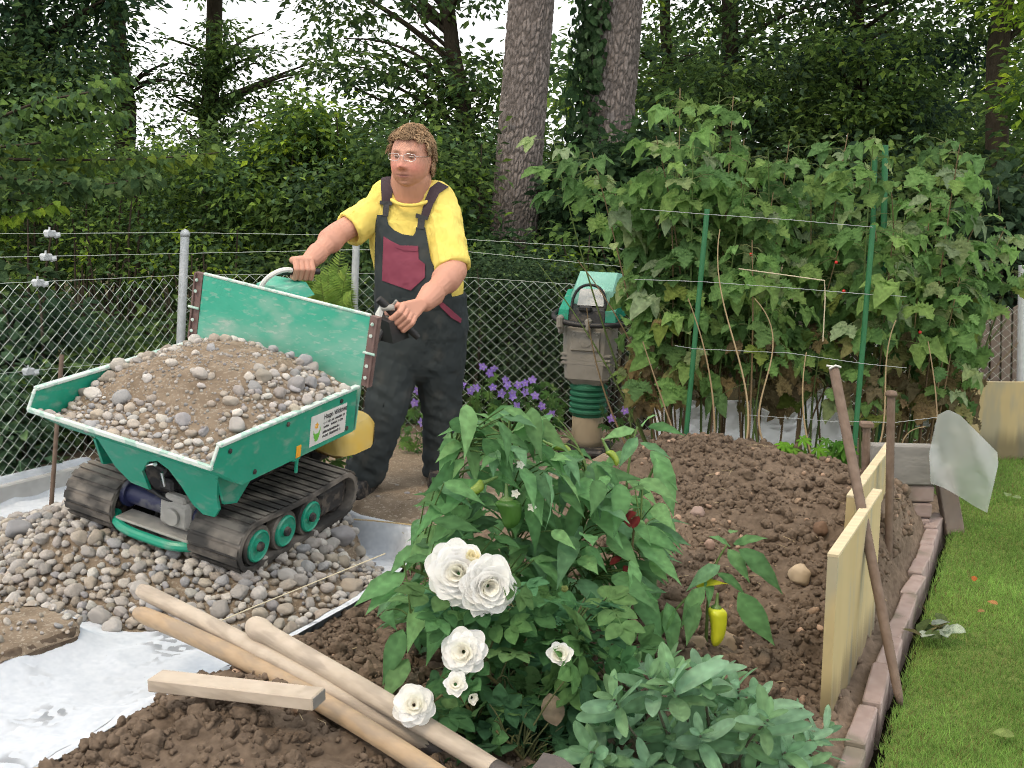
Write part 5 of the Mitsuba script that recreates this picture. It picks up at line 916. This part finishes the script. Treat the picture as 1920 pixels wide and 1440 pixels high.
for i in range(14):
    a, b = P(1782+20.5*i, 800, 7.75), P(1786+20.5*i, 578+4*(i % 2), 7.75); part(k, 'picket', hull([q+A(x, o, 0) for q in (a, b) for x in (-.027, .027) for o in (0, .018)]+[b+A(0, o, .02) for o in (0, .018)]), 'grey_wood', False)
for py in (620, 755): part(k, 'rail', beam(P(1770, py, 7.79), P(2080, py+8, 7.79), .03, .06, .004), 'grey_wood', False)
k = thing('wire_fence', 'chain link fence with a galvanised post in front of the picket fence at the right', 'fence'); a, b = P(1560, 800, 7.55), P(2080, 800, 7.55)
part(k, 'mesh', link(a, b, lambda s: .0, lambda s: P(1850, 566, 7.55)[2]), 'wire_mat', False, kind='stuff')
t, q = P(1917, 498, 7.5), P(1912, 800, 7.5); part(k, 'post', tube([q, t], .023, 14), 'galv', 40)
# ---------------------------------------------------------------- foreground plants
def plant_leaves(k, r, n, poly, Y0, Y1, tmpl, size, cols, axis, out=(1, .7), down=.5, stem_n=0, stemc=(.07, .12, .035), nb=300, up=.9, tilt=.35, zmin=.03, glow=None):
    q = inpoly(r, n, poly); Y = r.uniform(Y0, Y1, n); pos = P(q[:, 0], q[:, 1], Y); pos = pos[pos[:, 2] > zmin]; L, st = [], []
    ax = np.array(axis, float)
    for p in pos:
        i = np.argmin(np.linalg.norm(ax-p-A(0, 0, -.06), axis=1)); o = p-ax[i]; d = unit(unit(o*A(out[0], out[1], .35))+r.normal(0, .3, 3)+A(0, 0, -down*r.uniform(.3, 1.5))); s = r.uniform(*size)
        c = pal(r, 1, cols)[0]; b = p-d*s*.5; L.append((b, d, unit(A(0, -.25, up)+r.normal(0, tilt, 3)), s, c)); st.append(tube(spline([ax[i], ax[i]*.4+b*.6+A(0, 0, .015), b], 6), np.linspace(.0035, .0018, 6), 4, False))
    L.sort(key=lambda a: a[0][1]); rest = []
    for j, a in enumerate(L):
        l = leaves(tmpl[int(r.integers(len(tmpl)))], *a)
        if j < nb: put_col(k, 'leaf', l)
        else: rest.append(l)
    if rest: put_col(k, 'foliage', join(rest), kind='stuff')
    part(k, 'twigs', cat(st), 'stem_mat', True, stemc, kind='stuff')
def stems(k, lines, rad, col, name='stem'):
    out = []
    for pts in lines:
        c = np.array([P(x, y, Y) for x, y, Y in pts]); sp = spline(c, 24); out.append(sp); part(k, name, tube(sp, np.linspace(rad, rad*.45, 24), 7), 'stem_mat', True, col)
    return np.vstack(out)
PG = [(.135, .285, .12), (.155, .315, .135), (.11, .245, .10), (.19, .35, .15), (.145, .28, .15)]
def pod(k, top, d, L, rad, col, label=None, lobes=3):
    t = np.linspace(0, 1, 22); w = np.where(t < .12, .62+.38*np.sqrt(t/.12+1e-9), 1-.45*(t-.12)/.88)*np.sqrt(np.clip(1-((t-.72).clip(0)/.28)**2, 0, 1)); n = 24
    m = lathe(np.c_[w*rad, t*L], n); v, f = m; th = np.arctan2(v[:, 1], v[:, 0]); v = v*np.where(np.arange(3) < 2, (1+.07*np.cos(lobes*th)+.05*(noise(v, 30, 2)-.5))[:, None], 1); v[:, 0] += .012*np.sin(v[:, 2]/L*2.6)
    c = np.array(col)*(.85+.3*noise(v, 25, 5))[:, None]; part(k, 'pepper', move((v, f), top, frame(d)), 'vc_gloss', True, c, label=label)
    part(k, 'calyx', move(lathe([(rad*.66, .006), (rad*.5, -.006), (.006, -.012), (.004, -.045), (.0045, -.05)], 14), top, frame(d)), 'vc_gloss', True, (.11, .19, .05))
r = rnd(301)
k = thing('pepper_plant', 'large leafy green pepper plant in the middle, behind the white roses', 'pepper plant')
ax = stems(k, [[(975, 1330, 3.75), (970, 1120, 3.78), (960, 950, 3.85), (955, 790, 3.9)], [(975, 1300, 3.76), (900, 1100, 3.78), (860, 950, 3.8), (850, 850, 3.8)], [(978, 1280, 3.76), (880, 1130, 3.65), (780, 1070, 3.62), (745, 1060, 3.6)], [(978, 1250, 3.76), (1060, 1080, 3.82), (1100, 940, 3.9), (1090, 850, 3.95)], [(980, 1200, 3.76), (1120, 1080, 3.85), (1200, 1000, 3.95)], [(975, 1300, 3.7), (860, 1200, 3.5), (770, 1160, 3.45)]], .010, (.09, .15, .045))
plant_leaves(k, r, 560, [(880, 775), (930, 758), (1000, 770), (1040, 840), (1110, 850), (1170, 900), (1240, 950), (1262, 1010), (1230, 1110), (1100, 1150), (960, 1170), (820, 1220), (735, 1215), (715, 1130), (750, 1060), (790, 960), (830, 880), (840, 820)], 3.45, 4.2, PEPPER, (.085, .17), PG, ax, down=.4, nb=290)
for (x, y), (dx, dy), s, c, Y in (((905, 800), (-75, 0), .19, 1, 3.7), ((905, 900), (-120, 50), .26, 2, 3.6), ((890, 945), (-110, 70), .22, 3, 3.6), ((840, 985), (-90, 60), .19, 3, 3.6), ((760, 1075), (-90, 45), .19, 0, 3.5), ((745, 1100), (-60, 40), .15, 1, 3.5), ((800, 1120), (-30, 60), .17, 3, 3.5), ((755, 1180), (-35, 90), .16, 0, 3.45), ((765, 1235), (-45, 70), .16, 3, 3.42), ((850, 1110), (-40, 90), .21, 2, 3.45), ((960, 810), (60, -40), .17, 3, 3.7), ((1000, 860), (70, -10), .16, 3, 3.65), ((1190, 1010), (90, 70), .21, 1, 3.7), ((1200, 900), (75, 20), .14, 3, 3.8), ((870, 860), (-70, 55), .13, 3, 3.65), ((870, 830), (-60, 15), .12, 3, 3.68), ((1190, 1100), (55, 100), .2, 2, 3.7), ((950, 790), (-20, -40), .10, 3, 3.8), ((790, 1020), (-60, 45), .16, 1, 3.6)):
    a = P(x, y, Y); d = P(x+dx, y+dy, Y-.12)-a; put_col(k, 'leaf', leaves(PEPPER[int(r.integers(2))], a, d, A(r.normal(0, .25), -.45, 1), s, np.array(PG[c])*r.uniform(1.0, 1.35)))
pod(k, P(950, 938, 3.52), A(.05, -.1, -1), .085, .036, (.045, .12, .02), 'dark green blocky pepper fruit', 4); pod(k, P(905, 906, 3.55), A(-.8, -.3, -.3), .07, .016, (.17, .25, .03)); pod(k, P(1040, 838, 4.0), A(.9, -.2, -.4), .06, .014, (.17, .25, .03))
def blossom(k, c, s):
    for a in np.arange(5)*2*np.pi/5: part(k, 'petal', leaves(OVAL, c, A(math.cos(a), -.6, math.sin(a)), A(0, -1, .3), s, (.78, .78, .70))[:2], 'petal', False, np.tile((.78, .78, .7), (21, 1)))
for x, y in ((672, 380), (692, 268), (735, 432)): blossom(k, P(640+x*.486, 740+y*.486, 3.5), .016)
r = rnd(302)
k = thing('pepper_plant', 'smaller green pepper plant at the left foot of the soil heap, beside the large one', 'pepper plant')
ax = stems(k, [[(1165, 1130, 4.25), (1172, 1000, 4.3), (1178, 880, 4.35), (1195, 800, 4.4)], [(1172, 1000, 4.3), (1215, 900, 4.35), (1240, 850, 4.3)]], .008, (.09, .15, .045))
for (x, y), (dx, dy), s, Y in (((1205, 800), (15, -45), .10, 4.3), ((1215, 800), (75, -5), .13, 4.3), ((1190, 805), (-75, 15), .13, 4.25), ((1195, 820), (-40, 50), .12, 4.25), ((1220, 845), (45, 55), .17, 4.2), ((1230, 860), (40, 85), .2, 4.15), ((1200, 830), (70, 25), .13, 4.3), ((1180, 850), (-60, 25), .13, 4.3), ((1150, 870), (-65, 20), .13, 4.25), ((1180, 930), (60, 40), .16, 4.2), ((1165, 960), (-60, 40), .15, 4.2), ((1185, 985), (75, 45), .18, 4.15), ((1175, 900), (50, 20), .15, 4.3), ((1160, 900), (-55, 55), .15, 4.2), ((1170, 1040), (60, 60), .16, 4.15)):
    a = P(x, y, Y); d = P(x+dx, y+dy, Y-.08)-a; put_col(k, 'leaf', leaves(PEPPER[int(r.integers(2))], a, d, A(r.normal(0, .25), -.5, 1), s, pal(r, 1, PG, .95, 1.35)))
pod(k, P(1140, 846, 4.2), A(.5, -.3, -1), .06, .014, (.2, .28, .03))
r = rnd(303)
k = thing('pepper_plant', 'small pepper plant with one long yellow fruit in front of the soil heap', 'pepper plant')
ax = stems(k, [[(1318, 1235, 3.95), (1326, 1150, 3.93), (1335, 1080, 3.92), (1365, 1020, 3.95)], [(1330, 1100, 3.92), (1290, 1120, 3.85), (1262, 1150, 3.8)]], .007, (.10, .16, .05))
for (x, y), (dx, dy), s, Y in (((1370, 1025), (-38, -28), .11, 3.9), ((1375, 1020), (60, -18), .12, 3.9), ((1385, 1030), (85, 55), .19, 3.8), ((1365, 1030), (30, 35), .12, 3.85), ((1350, 1060), (-60, 30), .13, 3.8), ((1385, 1110), (55, 85), .2, 3.75), ((1320, 1100), (-45, 60), .14, 3.75), ((1310, 1130), (-25, 70), .14, 3.72), ((1265, 1140), (-50, 55), .14, 3.7), ((1250, 1130), (20, 70), .17, 3.7), ((1345, 1075), (50, 20), .11, 3.85), ((1370, 1000), (10, -10), .08, 3.9), ((1325, 1085), (10, 30), .09, 3.8), ((1240, 1110), (-50, 20), .12, 3.75)):
    a = P(x, y, Y); d = P(x+dx, y+dy, Y-.06)-a; put_col(k, 'leaf', leaves(PEPPER[int(r.integers(2))], a, d, A(r.normal(0, .25), -.5, 1), s, pal(r, 1, PG, .95, 1.3)))
pod(k, P(1343, 1140, 3.78), A(-.05, -.05, -1), .128, .031, (.52, .55, .025), 'long pointed yellow pepper fruit'); put_col(k, 'leaf', leaves(PEPPER[2], P(1305, 1100, 3.8), P(1345, 1075, 3.75)-P(1305, 1100, 3.8), A(0, -.6, 1), .09, (.42, .42, .04)), label='yellowed leaf')
# ---- rose bush
def petal_patch(w, h, cup, curl, ru, r, n=7):
    U, V = np.meshgrid(np.linspace(-1, 1, n), np.linspace(0, 1, n)); ww = w*np.sin(np.pi*(.16+.60*V)); x = U*ww; z = h*V*(1-.24*U*U); y = cup*(V**1.5)*w-.55*w*U*U*(1-.3*V)-curl*np.clip(V-.6, 0, 1)**2*w*4+ru*r.normal(0, 1, U.shape)*w*V
    i = np.arange(n*n).reshape(n, n); return np.stack([x, y, z], -1).reshape(-1, 3), np.vstack([np.stack([i[:-1, :-1], i[:-1, 1:], i[1:, 1:]], -1).reshape(-1, 3), np.stack([i[:-1, :-1], i[1:, 1:], i[1:, :-1]], -1).reshape(-1, 3)])
WHITE = A(.92, .92, .90)
def rose(k, c, R_, face, r, ragged=.012, col=WHITE, name='flower', label=None, layers=((5, .10, .04), (5, .20, .14), (7, .36, .32), (8, .56, .58), (9, .78, .95), (9, .98, 1.22))):
    F_ = frame(face); ms, cs = [], []
    for j, (n, rad, op) in enumerate(layers):
        for i in range(n):
            a = 2*np.pi*(i/n)+j*.7+r.normal(0, .12); w = R_*(.34+.30*rad); v, f = petal_patch(w, R_*(.55+.45*rad)*r.uniform(.9, 1.08), .35, .10*j/3, ragged, r)
            v = v@Ro.from_euler('x', -math.degrees(op)+r.normal(0, 5), degrees=True).as_matrix().T*1.0; v = v+A(0, R_*.10*rad+.004, -R_*.15*rad); v = v@yaw(a).T; ms.append((v, f)); cs.append(np.tile(col*r.uniform(.94, 1.04)*(A(1, .985, .93) if j < 2 else 1), (len(v), 1)))
    v, f = cat(ms); return part(k, name, (v@F_.T+c, f), 'petal', True, np.clip(np.vstack(cs), 0, .92), label=label)
r = rnd(310)
k = thing('rose_bush', 'rose bush with white double roses in the foreground', 'rose bush')
RG = [(.08, .19, .08), (.10, .225, .09), (.085, .20, .10), (.12, .245, .09), (.14, .26, .10)]
ax = stems(k, [[(1000, 1500, 3.2), (960, 1300, 3.22), (910, 1180, 3.2), (880, 1110, 3.16)], [(1010, 1500, 3.2), (1000, 1330, 3.25), (985, 1200, 3.28), (975, 1140, 3.25)], [(1030, 1500, 3.25), (1060, 1380, 3.3), (1052, 1290, 3.25), (1048, 1240, 3.2)], [(990, 1500, 3.15), (900, 1380, 3.1), (850, 1300, 3.1), (800, 1330, 3.05)], [(1040, 1500, 3.3), (1130, 1380, 3.4), (1160, 1250, 3.5), (1180, 1080, 3.6), (1192, 960, 3.62)], [(1000, 1480, 3.1), (960, 1400, 3.0), (930, 1370, 3.0)], [(1050, 1450, 3.3), (1150, 1320, 3.3), (1146, 1300, 3.28)], [(980, 1350, 3.2), (920, 1270, 3.1), (870, 1235, 3.08)]], .0075, (.10, .085, .04))
plant_leaves(k, r, 215, [(800, 1060), (930, 1130), (1000, 1080), (1100, 1120), (1180, 1150), (1200, 1230), (1160, 1290), (1130, 1330), (1120, 1450), (860, 1440), (830, 1370), (800, 1310), (860, 1250), (840, 1180), (790, 1130)], 3.0, 3.55, [ROSEL], (.13, .2), RG, ax, down=.3, nb=190, stemc=(.08, .09, .04))
plant_leaves(k, r, 60, [(880, 1330), (1120, 1300), (1140, 1440), (880, 1440)], 2.95, 3.2, [ROSEL], (.13, .19), [(.045, .11, .055), (.06, .135, .07)], ax, down=.4, nb=50, stemc=(.08, .09, .04))
for x, y in ((1192, 960), (1170, 965), (1198, 968), (1165, 1045), (1172, 1035), (1170, 1060)): a = P(x, y, 3.6); put_col(k, 'young_leaf', leaves(OVAL, a, A(r.normal(0, .6), -.3, -.6), A(0, -.4, 1), .042, (.15, .03, .03)), label='young red leaf' if x == 1192 else None)
rose(k, P(860, 1075, 3.08), .080, A(-.15, -1, .35), r, label='largest white rose, left one of the pair'); rose(k, P(914, 1098, 3.04), .074, A(.25, -1, .2), r, label='white rose, right one of the pair')
rose(k, P(884, 1050, 3.07), .036, A(.3, -.5, .9), r, col=A(.85, .80, .60), name='bud_flower', layers=((5, .16, .06), (6, .4, .15), (6, .6, .25)))
rose(k, P(869, 1222, 2.98), .056, A(-.2, -.9, .3), r, .05, layers=((5, .14, .15), (5, .35, .5), (6, .6, 1.0), (7, .95, 1.5))); rose(k, P(1050, 1227, 2.97), .040, A(0, -1, .5), r, layers=((5, .16, .08), (6, .4, .3), (7, .7, .6)))
rose(k, P(854, 1283, 2.93), .034, A(.1, -.8, .5), r, .04, layers=((5, .14, .1), (5, .35, .4), (6, .7, .9))); rose(k, P(776, 1322, 2.98), .05, A(.1, -.8, .5), r, .06, layers=((5, .14, .15), (5, .35, .6), (6, .7, 1.1), (8, 1.0, 1.6))); rose(k, P(884, 1308, 2.95), .022, A(.4, -.8, .1), r, layers=((4, .3, .2), (5, .6, .4)))
for x, y, c in ((977, 1134, (.72, .48, .33)), (958, 1192, (.76, .58, .32)), (1146, 1294, (.75, .5, .42)), (1058, 1108, (.25, .3, .12)), (875, 1145, (.22, .32, .06))):
    rose(k, P(x, y, 3.12), .018, A(.1, -.4, 1), r, col=A(*c), name='bud', layers=((4, .25, .05), (5, .5, .15)))
put_col(k, 'dry_leaf', leaves(OVAL, P(1030, 1300, 3.0), A(.25, -.2, -1), A(0, -1, .1), .09, (.34, .27, .2)), label='dry brown leaf hanging on the rose bush')
# ---- sage
r = rnd(320)
k = thing('sage_bush', 'grey green sage bush at the bottom right below the yellow board', 'sage bush'); SG = [(.20, .36, .215), (.23, .39, .25), (.175, .32, .18), (.26, .42, .28), (.20, .35, .18)]
ctr = inpoly(r, 400, [(1120, 1300), (1180, 1255), (1300, 1250), (1360, 1270), (1420, 1320), (1490, 1340), (1550, 1400), (1560, 1470), (1090, 1480)]); sel = [A(1262, 1290), A(1440, 1350), A(1540, 1430)]
for q in ctr:
    if all(np.hypot(*(q-s)) > 36 for s in sel): sel.append(q)
base, L, st = A(.62, 3.0, -.02), [], []
for q in sel:
    Y = r.uniform(2.82, 3.3); tip = P(q[0], q[1], Y)
    if tip[2] < .08: tip[2] = .08+r.uniform(0, .05)
    b0 = base+A(.35*(tip[0]-.62), .1, 0); d = unit(tip-b0+A(0, -.03, .1)); st.append(tube(spline([b0, (b0+tip)/2+r.normal(0, .015, 3), tip], 8), np.linspace(.005, .003, 8), 5)); R_ = frame(d); big = q[0] == 1262 and q[1] == 1290
    for j in range(5 if not big else 7):
        for a in (0, np.pi):
            aa = a+j*1.6+r.normal(0, .25); t = j/5; ld = R_@A(math.cos(aa)*(1.1-.9*t*.7), math.sin(aa)*(1.1-.9*t*.7), .25+.75*t); s = (.128 if j < 3 else .10-.022*(j-3))*r.uniform(.7, 1.15)*(1.05 if big else .82)
            L.append((tip-d*(.055-.016*j), unit(ld), unit(d+r.normal(0, .25, 3)), max(s, .03), pal(r, 1, SG, .8, 1.2)[0]))
L.sort(key=lambda a: a[0][1]+.3*(a[3] < .06)); rest = []
for j, a in enumerate(L):
    l = leaves(SAGE[int(r.integers(3))], *a)
    if j < 290: put_col(k, 'leaf', l, 'leaf')
    else: rest.append(l)
if rest: put_col(k, 'foliage', join(rest), kind='stuff')
part(k, 'stems', cat(st), 'stem_mat', True, (.12, .12, .09), kind='stuff')
# ---- geraniums, fern, weeds
r = rnd(330)
k = thing('geranium', 'cranesbill with purple flowers behind the man\'s legs and left of the rammer', 'cranesbill'); GE = [(.085, .18, .05), (.10, .2, .06), (.07, .15, .055), (.12, .22, .06)]
for poly, n in (([(880, 700), (1050, 720), (1062, 800), (1010, 835), (930, 800), (880, 790)], 130), ([(745, 770), (860, 760), (860, 850), (740, 870)], 90), ([(870, 760), (900, 700), (900, 830), (860, 830)], 30), ([(1130, 770), (1190, 770), (1190, 815), (1130, 820)], 16)):
    q = inpoly(r, n, poly); c = P(q[:, 0], q[:, 1], r.uniform(6.75, 7.15, n)); d = r.normal(size=(n, 3))*A(1, 1, .5)+A(0, -.4, -.1); put_col(k, 'foliage', leaves(LOBED, c, d, A(0, -.6, 1)+r.normal(0, .3, (n, 3)), r.uniform(.05, .085, n), pal(r, n, GE)), kind='stuff')
st = []
for x, y in ((905, 688), (925, 691), (918, 700), (952, 722), (962, 745), (972, 722), (985, 718), (999, 713), (984, 735), (960, 737), (882, 733), (893, 727), (924, 727), (1016, 762), (1033, 776), (1026, 798), (968, 762), (782, 732), (777, 755), (790, 792), (1147, 784), (1172, 770), (866, 722), (948, 712), (1003, 742), (940, 738), (992, 788), (830, 812)):
    c = P(x, y, r.uniform(6.62, 6.72)); st.append(tube(spline([c*A(1, 1, 0)+A(r.normal(0, .05), .12, .0), c-A(0, -.03, .05), c], 6), .0018, 3, False)); face = unit(A(r.normal(0, .35), -1, .35+r.normal(0, .3))); F_ = frame(face); ls = []
    for a in np.arange(5)*2*np.pi/5+r.uniform(0, 1): ls.append(leaves(OVAL, c, F_@A(math.cos(a), math.sin(a), .25), face, r.uniform(.024, .03), np.array([(.36, .24, .68), (.43, .3, .74), (.33, .21, .64)][int(r.integers(3))])))
    ls.append((c+ico(1)[0]*.0045, ico(1)[1], np.tile((.7, .65, .7, 1), (42, 1)))); put_col(k, 'flower', join(ls), 'petal')
part(k, 'stalks', cat(st), 'stem_mat', True, (.09, .14, .05), kind='stuff')
k = thing('fern', 'pale yellow green fern behind the dumper handles and left of the man', 'fern'); FG = [(.28, .42, .11), (.34, .47, .12), (.23, .36, .09)]
for tx, ty, bx, by, Y in ((505, 545, 600, 640, 6.9), (540, 500, 605, 630, 7.0), (575, 478, 610, 630, 7.05), (640, 462, 625, 630, 7.05), (655, 490, 630, 630, 6.95), (600, 520, 612, 640, 6.75), (520, 590, 600, 650, 6.8), (660, 545, 640, 640, 6.85), (500, 570, 590, 650, 7.0), (615, 490, 615, 640, 6.9), (655, 520, 630, 640, 7.1)):
    a, b = P(bx, by, Y), P(tx, ty, Y-.1); sp = spline([a, a*.45+b*.55+A(0, 0, .05), b], 30); t = unit(np.gradient(sp, axis=0)); ls = []; n = 26; i = np.arange(2, 2+n); side = unit(np.cross(t[i], A(0, -.6, 1)))
    for s in (-1, 1): ls.append(leaves((A([0, .0, 0], [.25, .14, .0], [.6, .12, -.03], [1, 0, -.1], [.6, -.12, -.03], [.25, -.14, 0]), np.array([[0, 2, 1], [0, 3, 2], [0, 4, 3], [0, 5, 4]]), np.ones(6)), sp[i], side*s+t[i]*.55, A(0, -.5, 1)+r.normal(0, .15, (n, 3)), .11*np.sin(np.pi*np.linspace(.25, .97, n))+.012, pal(r, n, FG, .85, 1.15)))
    put_col(k, 'frond', join(ls)); part(k, 'rachis', tube(sp, np.linspace(.003, .001, 30), 4), 'stem_mat', True, (.16, .2, .06))
k = thing('weed', 'low lobed leaves growing between the dumper track and the man\'s boot', 'weed')
for x, y, s in ((627, 862, .10), (610, 855, .075), (600, 868, .07), (640, 850, .07), (618, 846, .06), (592, 860, .06), (640, 868, .075), (655, 850, .06)): put_col(k, 'leaf', leaves(LOBED, P(x, y, 5.75), A(r.normal(0, .6), -.6, -.3), A(r.normal(0, .2), -.7, 1), s, pal(r, 1, [(.09, .17, .05), (.11, .2, .05)])))
k = thing('seedling', 'bright green maple like seedling on top of the soil heap under the canes', 'seedling')
for x, y, s in ((1490, 838, .13), (1515, 850, .12), (1470, 830, .09), (1500, 822, .09), (1530, 838, .1), (1478, 850, .1)): put_col(k, 'leaf', leaves(LOBED, P(x, y, 5.6), A(r.normal(0, .7), -.6, -.4), A(r.normal(0, .2), -.8, 1), s, pal(r, 1, [(.13, .29, .035), (.16, .33, .05)])))
k = thing('seedling', 'leafy green seedlings between the white sheeting and the boards', 'seedling')
for j in range(16): put_col(k, 'leaf', leaves(LOBED, P(r.uniform(1545, 1590), r.uniform(820, 880), 5.7), A(r.normal(0, .7), -.6, -.4), A(r.normal(0, .2), -.8, 1), r.uniform(.07, .12), pal(r, 1, [(.07, .19, .03), (.10, .23, .04)])))
k = thing('dead_stalks', 'dry bent stalks arching beside the planter', 'dry stalks')
for pts in ([(1640, 980), (1690, 900), (1700, 815), (1735, 800)], [(1650, 1000), (1745, 880), (1756, 760), (1740, 640)], [(1660, 1020), (1690, 930), (1680, 880)], [(1610, 900), (1650, 830), (1660, 720), (1680, 600)], [(1440, 845), (1425, 760), (1440, 700), (1415, 560)], [(1520, 850), (1505, 740), (1512, 660)], [(1270, 830), (1235, 730), (1205, 640)], [(1340, 825), (1330, 700), (1290, 560)], [(1400, 826), (1392, 700), (1362, 590), (1350, 430)]):
    Y = 5.75; part(k, 'stalk', tube(spline([P(x, y, Y) for x, y in pts], 24), np.linspace(.0055, .0025, 24), 5), 'stem_mat', True, A(.36, .27, .16)*r.uniform(.7, 1.2))
k = thing('rose_shrub', 'pale pink roses glimpsed through the picket fence at the right', 'rose bush')
for x, y, s, c in ((1843, 645, .05, (.75, .5, .42)), (1882, 640, .05, (.8, .75, .7)), (1880, 660, .03, (.8, .75, .7)), (1850, 662, .03, (.75, .5, .42))): rose(k, P(x, y, 8.0), s, A(0, -1, .2), r, col=A(*c), layers=((5, .3, .4), (6, .7, .9)))
q = inpoly(r, 260, rectp(1800, 580, 2000, 720)); put_col(k, 'foliage', leaves(OVAL, P(q[:, 0], q[:, 1], r.uniform(8.05, 8.4, 260)), r.normal(size=(260, 3)), A(0, -.5, 1)+r.normal(0, .4, (260, 3)), .07, pal(r, 260, MIDG)), kind='stuff')
# fallen leaves on the lawn
for x, y, s, c, lab in ((1826, 1090, .035, (.50, .16, .06), 'orange fallen leaf on the lawn, farther one'), (1870, 1134, .045, (.52, .26, .12), 'orange brown fallen leaf on the lawn, nearer one'), (1846, 1145, .03, (.34, .2, .1), 'brown fallen leaf just left of the nearer orange one'), (1902, 1380, .06, (.26, .34, .12), 'pale green fallen leaf near the bottom right corner'), (1890, 925, .06, (.3, .4, .2), 'pale green leaf lying on the lawn before the yellow panel'), (1915, 935, .05, (.3, .4, .2), 'second pale green leaf before the yellow panel at the edge')):
    t_ = thing('fallen_leaf', lab, 'leaf'); l = leaves(OVAL, G(x, y, .01), A(r.normal(), r.normal()*.5, .1), A(0, -.3, 1), s, c); put(t_, l[:2], 'leaf', False, l[2])
k = thing('wilted_leaves', 'clump of wilted grey white leaves lying on the lawn edge', 'wilted leaves')
for j in range(15): put_col(k, 'leaf', leaves(OVAL, G(r.uniform(1722, 1790), r.uniform(1172, 1200), .015), A(*r.normal(size=2), .5), A(*r.normal(0, .5, 2), 1), r.uniform(.06, .09), pal(r, 1, [(.4, .46, .38), (.10, .14, .06), (.22, .2, .1)])))
r = rnd(350); ms = []
for poly, n in ((BEDR, 70), (BEDL, 45), (TROD, 90)):
    for p in on_soil_(poly, n, r): d = unit(r.normal(size=3)*A(1, 1, .15)); L = r.uniform(.012, .05); ms.append(tube([p-d*L+A(0, 0, .006), p+A(0, 0, .012)+r.normal(0, .003, 3), p+d*L+A(0, 0, .006)], r.uniform(.0007, .0016), 4, False))
thing('straw', 'dry straw bits and root ends littering the soil and the path', 'straw', kind='stuff'); put('straw', cat(ms), 'stem_mat', True, A(.38, .30, .19))
# ---------------------------------------------------------------- tools in the foreground
mat('ash_wood', lambda p, n, u: mix(mix((.29, .20, .115), (.41, .305, .20), fb(p.x*30+p.y*12, p.y*40+p.x*9, p.z*40, 4)), (.24, .19, .14), .75*ss(.45, .7, fb(p.x*9+20*p.z, p.y*9, p.z*30, 4))), .65)
mat('grey_wood_handle', lambda p, n, u: mix(mix((.36, .30, .23), (.48, .415, .34), fb(p.x*26+p.y*12, p.y*36, p.z*36, 4)), (.27, .225, .18), .75*ss(.45, .7, fb(p.x*8+3+20*p.z, p.y*8, p.z*30, 4))), .7)
mat('blade_steel', lambda p, n, u: mix((.05, .048, .046), (.12, .10, .09), fb(p.x*25, p.y*25, p.z*25, 4)), .5, metallic=.3)
def handle(pts, prof, m, n=18): sp = spline(pts, 60); t = np.linspace(0, 1, 60); return tube(sp, np.interp(t, *zip(*prof)), n), sp
def blade_mesh(c, d, w, L, up=(0, 0, 1)):
    d = unit(d); y = unit(np.cross(up, d)); z = np.cross(d, y); U_, V_ = np.meshgrid(np.linspace(0, 1, 14), np.linspace(-1, 1, 11), indexing='ij'); ww = w*np.where(U_ < .12, .75+.25*U_/.12, 1-.35*np.clip((U_-.55)/.45, 0, 1)**2)
    p = np.stack([U_*L-.02*V_**2*(U_ > .8), V_*ww, .05*V_**2-.03*U_+.02*np.exp(-(V_/.15)**2)*(1-U_)], -1).reshape(-1, 3); i = np.arange(154).reshape(14, 11); f = np.vstack([np.stack([i[:-1, :-1], i[1:, :-1], i[1:, 1:]], -1).reshape(-1, 3), np.stack([i[:-1, :-1], i[1:, 1:], i[:-1, 1:]], -1).reshape(-1, 3)])
    v2 = p-A(0, 0, .005); b = np.r_[i[0], i[1:, -1], i[-1, -2::-1], i[-2:0:-1, 0]]; m = len(p); j = np.roll(b, -1); ff = np.vstack([f, f[:, ::-1]+m, np.stack([b, j, j+m], 1), np.stack([b, j+m, b+m], 1)]); v = np.vstack([p, v2]); return v@np.stack([d, y, z], 1).T+c, ff
def shovel(lab, pts, prof, m, w=.12):
    k = thing('shovel', lab, 'shovel', 'long handled shovels lying across the dug earth'); h, sp = handle(pts, prof, m[0]); part(k, 'handle', h, m[0], True); d = unit(sp[-1]-sp[-6]); e = sp[-1]
    part(k, 'socket', tube([e-d*.06, e-d*.01, e+d*.05], [prof[-1][1]+.002, prof[-1][1]+.004, prof[-1][1]*.8], 14), 'blade_steel', True); part(k, 'blade', blade_mesh(e+d*.01, d-A(0, 0, .05), w, .27), 'blade_steel', True)
zA = [G(263, 1106, .21), G(480, 1216, .18), G(690, 1332, .15), G(830, 1412, .08)]
shovel('shovel with grey brown handle lying at the back', zA, [(0, .022), (.02, .027), (.5, .0265), (1, .023)], ('grey_wood_handle',))
shovel('shovel with orange brown handle, nearest end under the wooden batten', [G(258, 1149, .15), G(420, 1220, .15), G(600, 1315, .15), G(910, 1515, .13)], [(0, .022), (.02, .028), (.5, .0285), (1, .0255)], ('ash_wood',), .1)
shovel('shovel with pale knob ended handle lying on top, dark blade by the roses', [G(471, 1171, .235), G(600, 1246, .215), G(760, 1340, .18), G(960, 1464, .13)], [(0, .024), (.02, .034), (.05, .036), (.09, .029), (.5, .0295), (1, .025)], ('grey_wood_handle',), .125)
k = thing('batten', 'square sawn wooden batten lying across the shovel handles', 'batten')
a, b = G(291, 1276, .21), G(598, 1311, .235); put(k, beam(a, b, .075, .036, .003), 'grey_wood_handle', False); d = unit(b-a); y_ = unit(np.cross(A(0, 0, 1), d))
part(k, 'end_grain', move(rbox(.002, .068, .03, .0005), b+d*.001, np.stack([d, y_, np.cross(d, y_)], 1)), 'slab_grey', False, label='dark end grain of the batten')
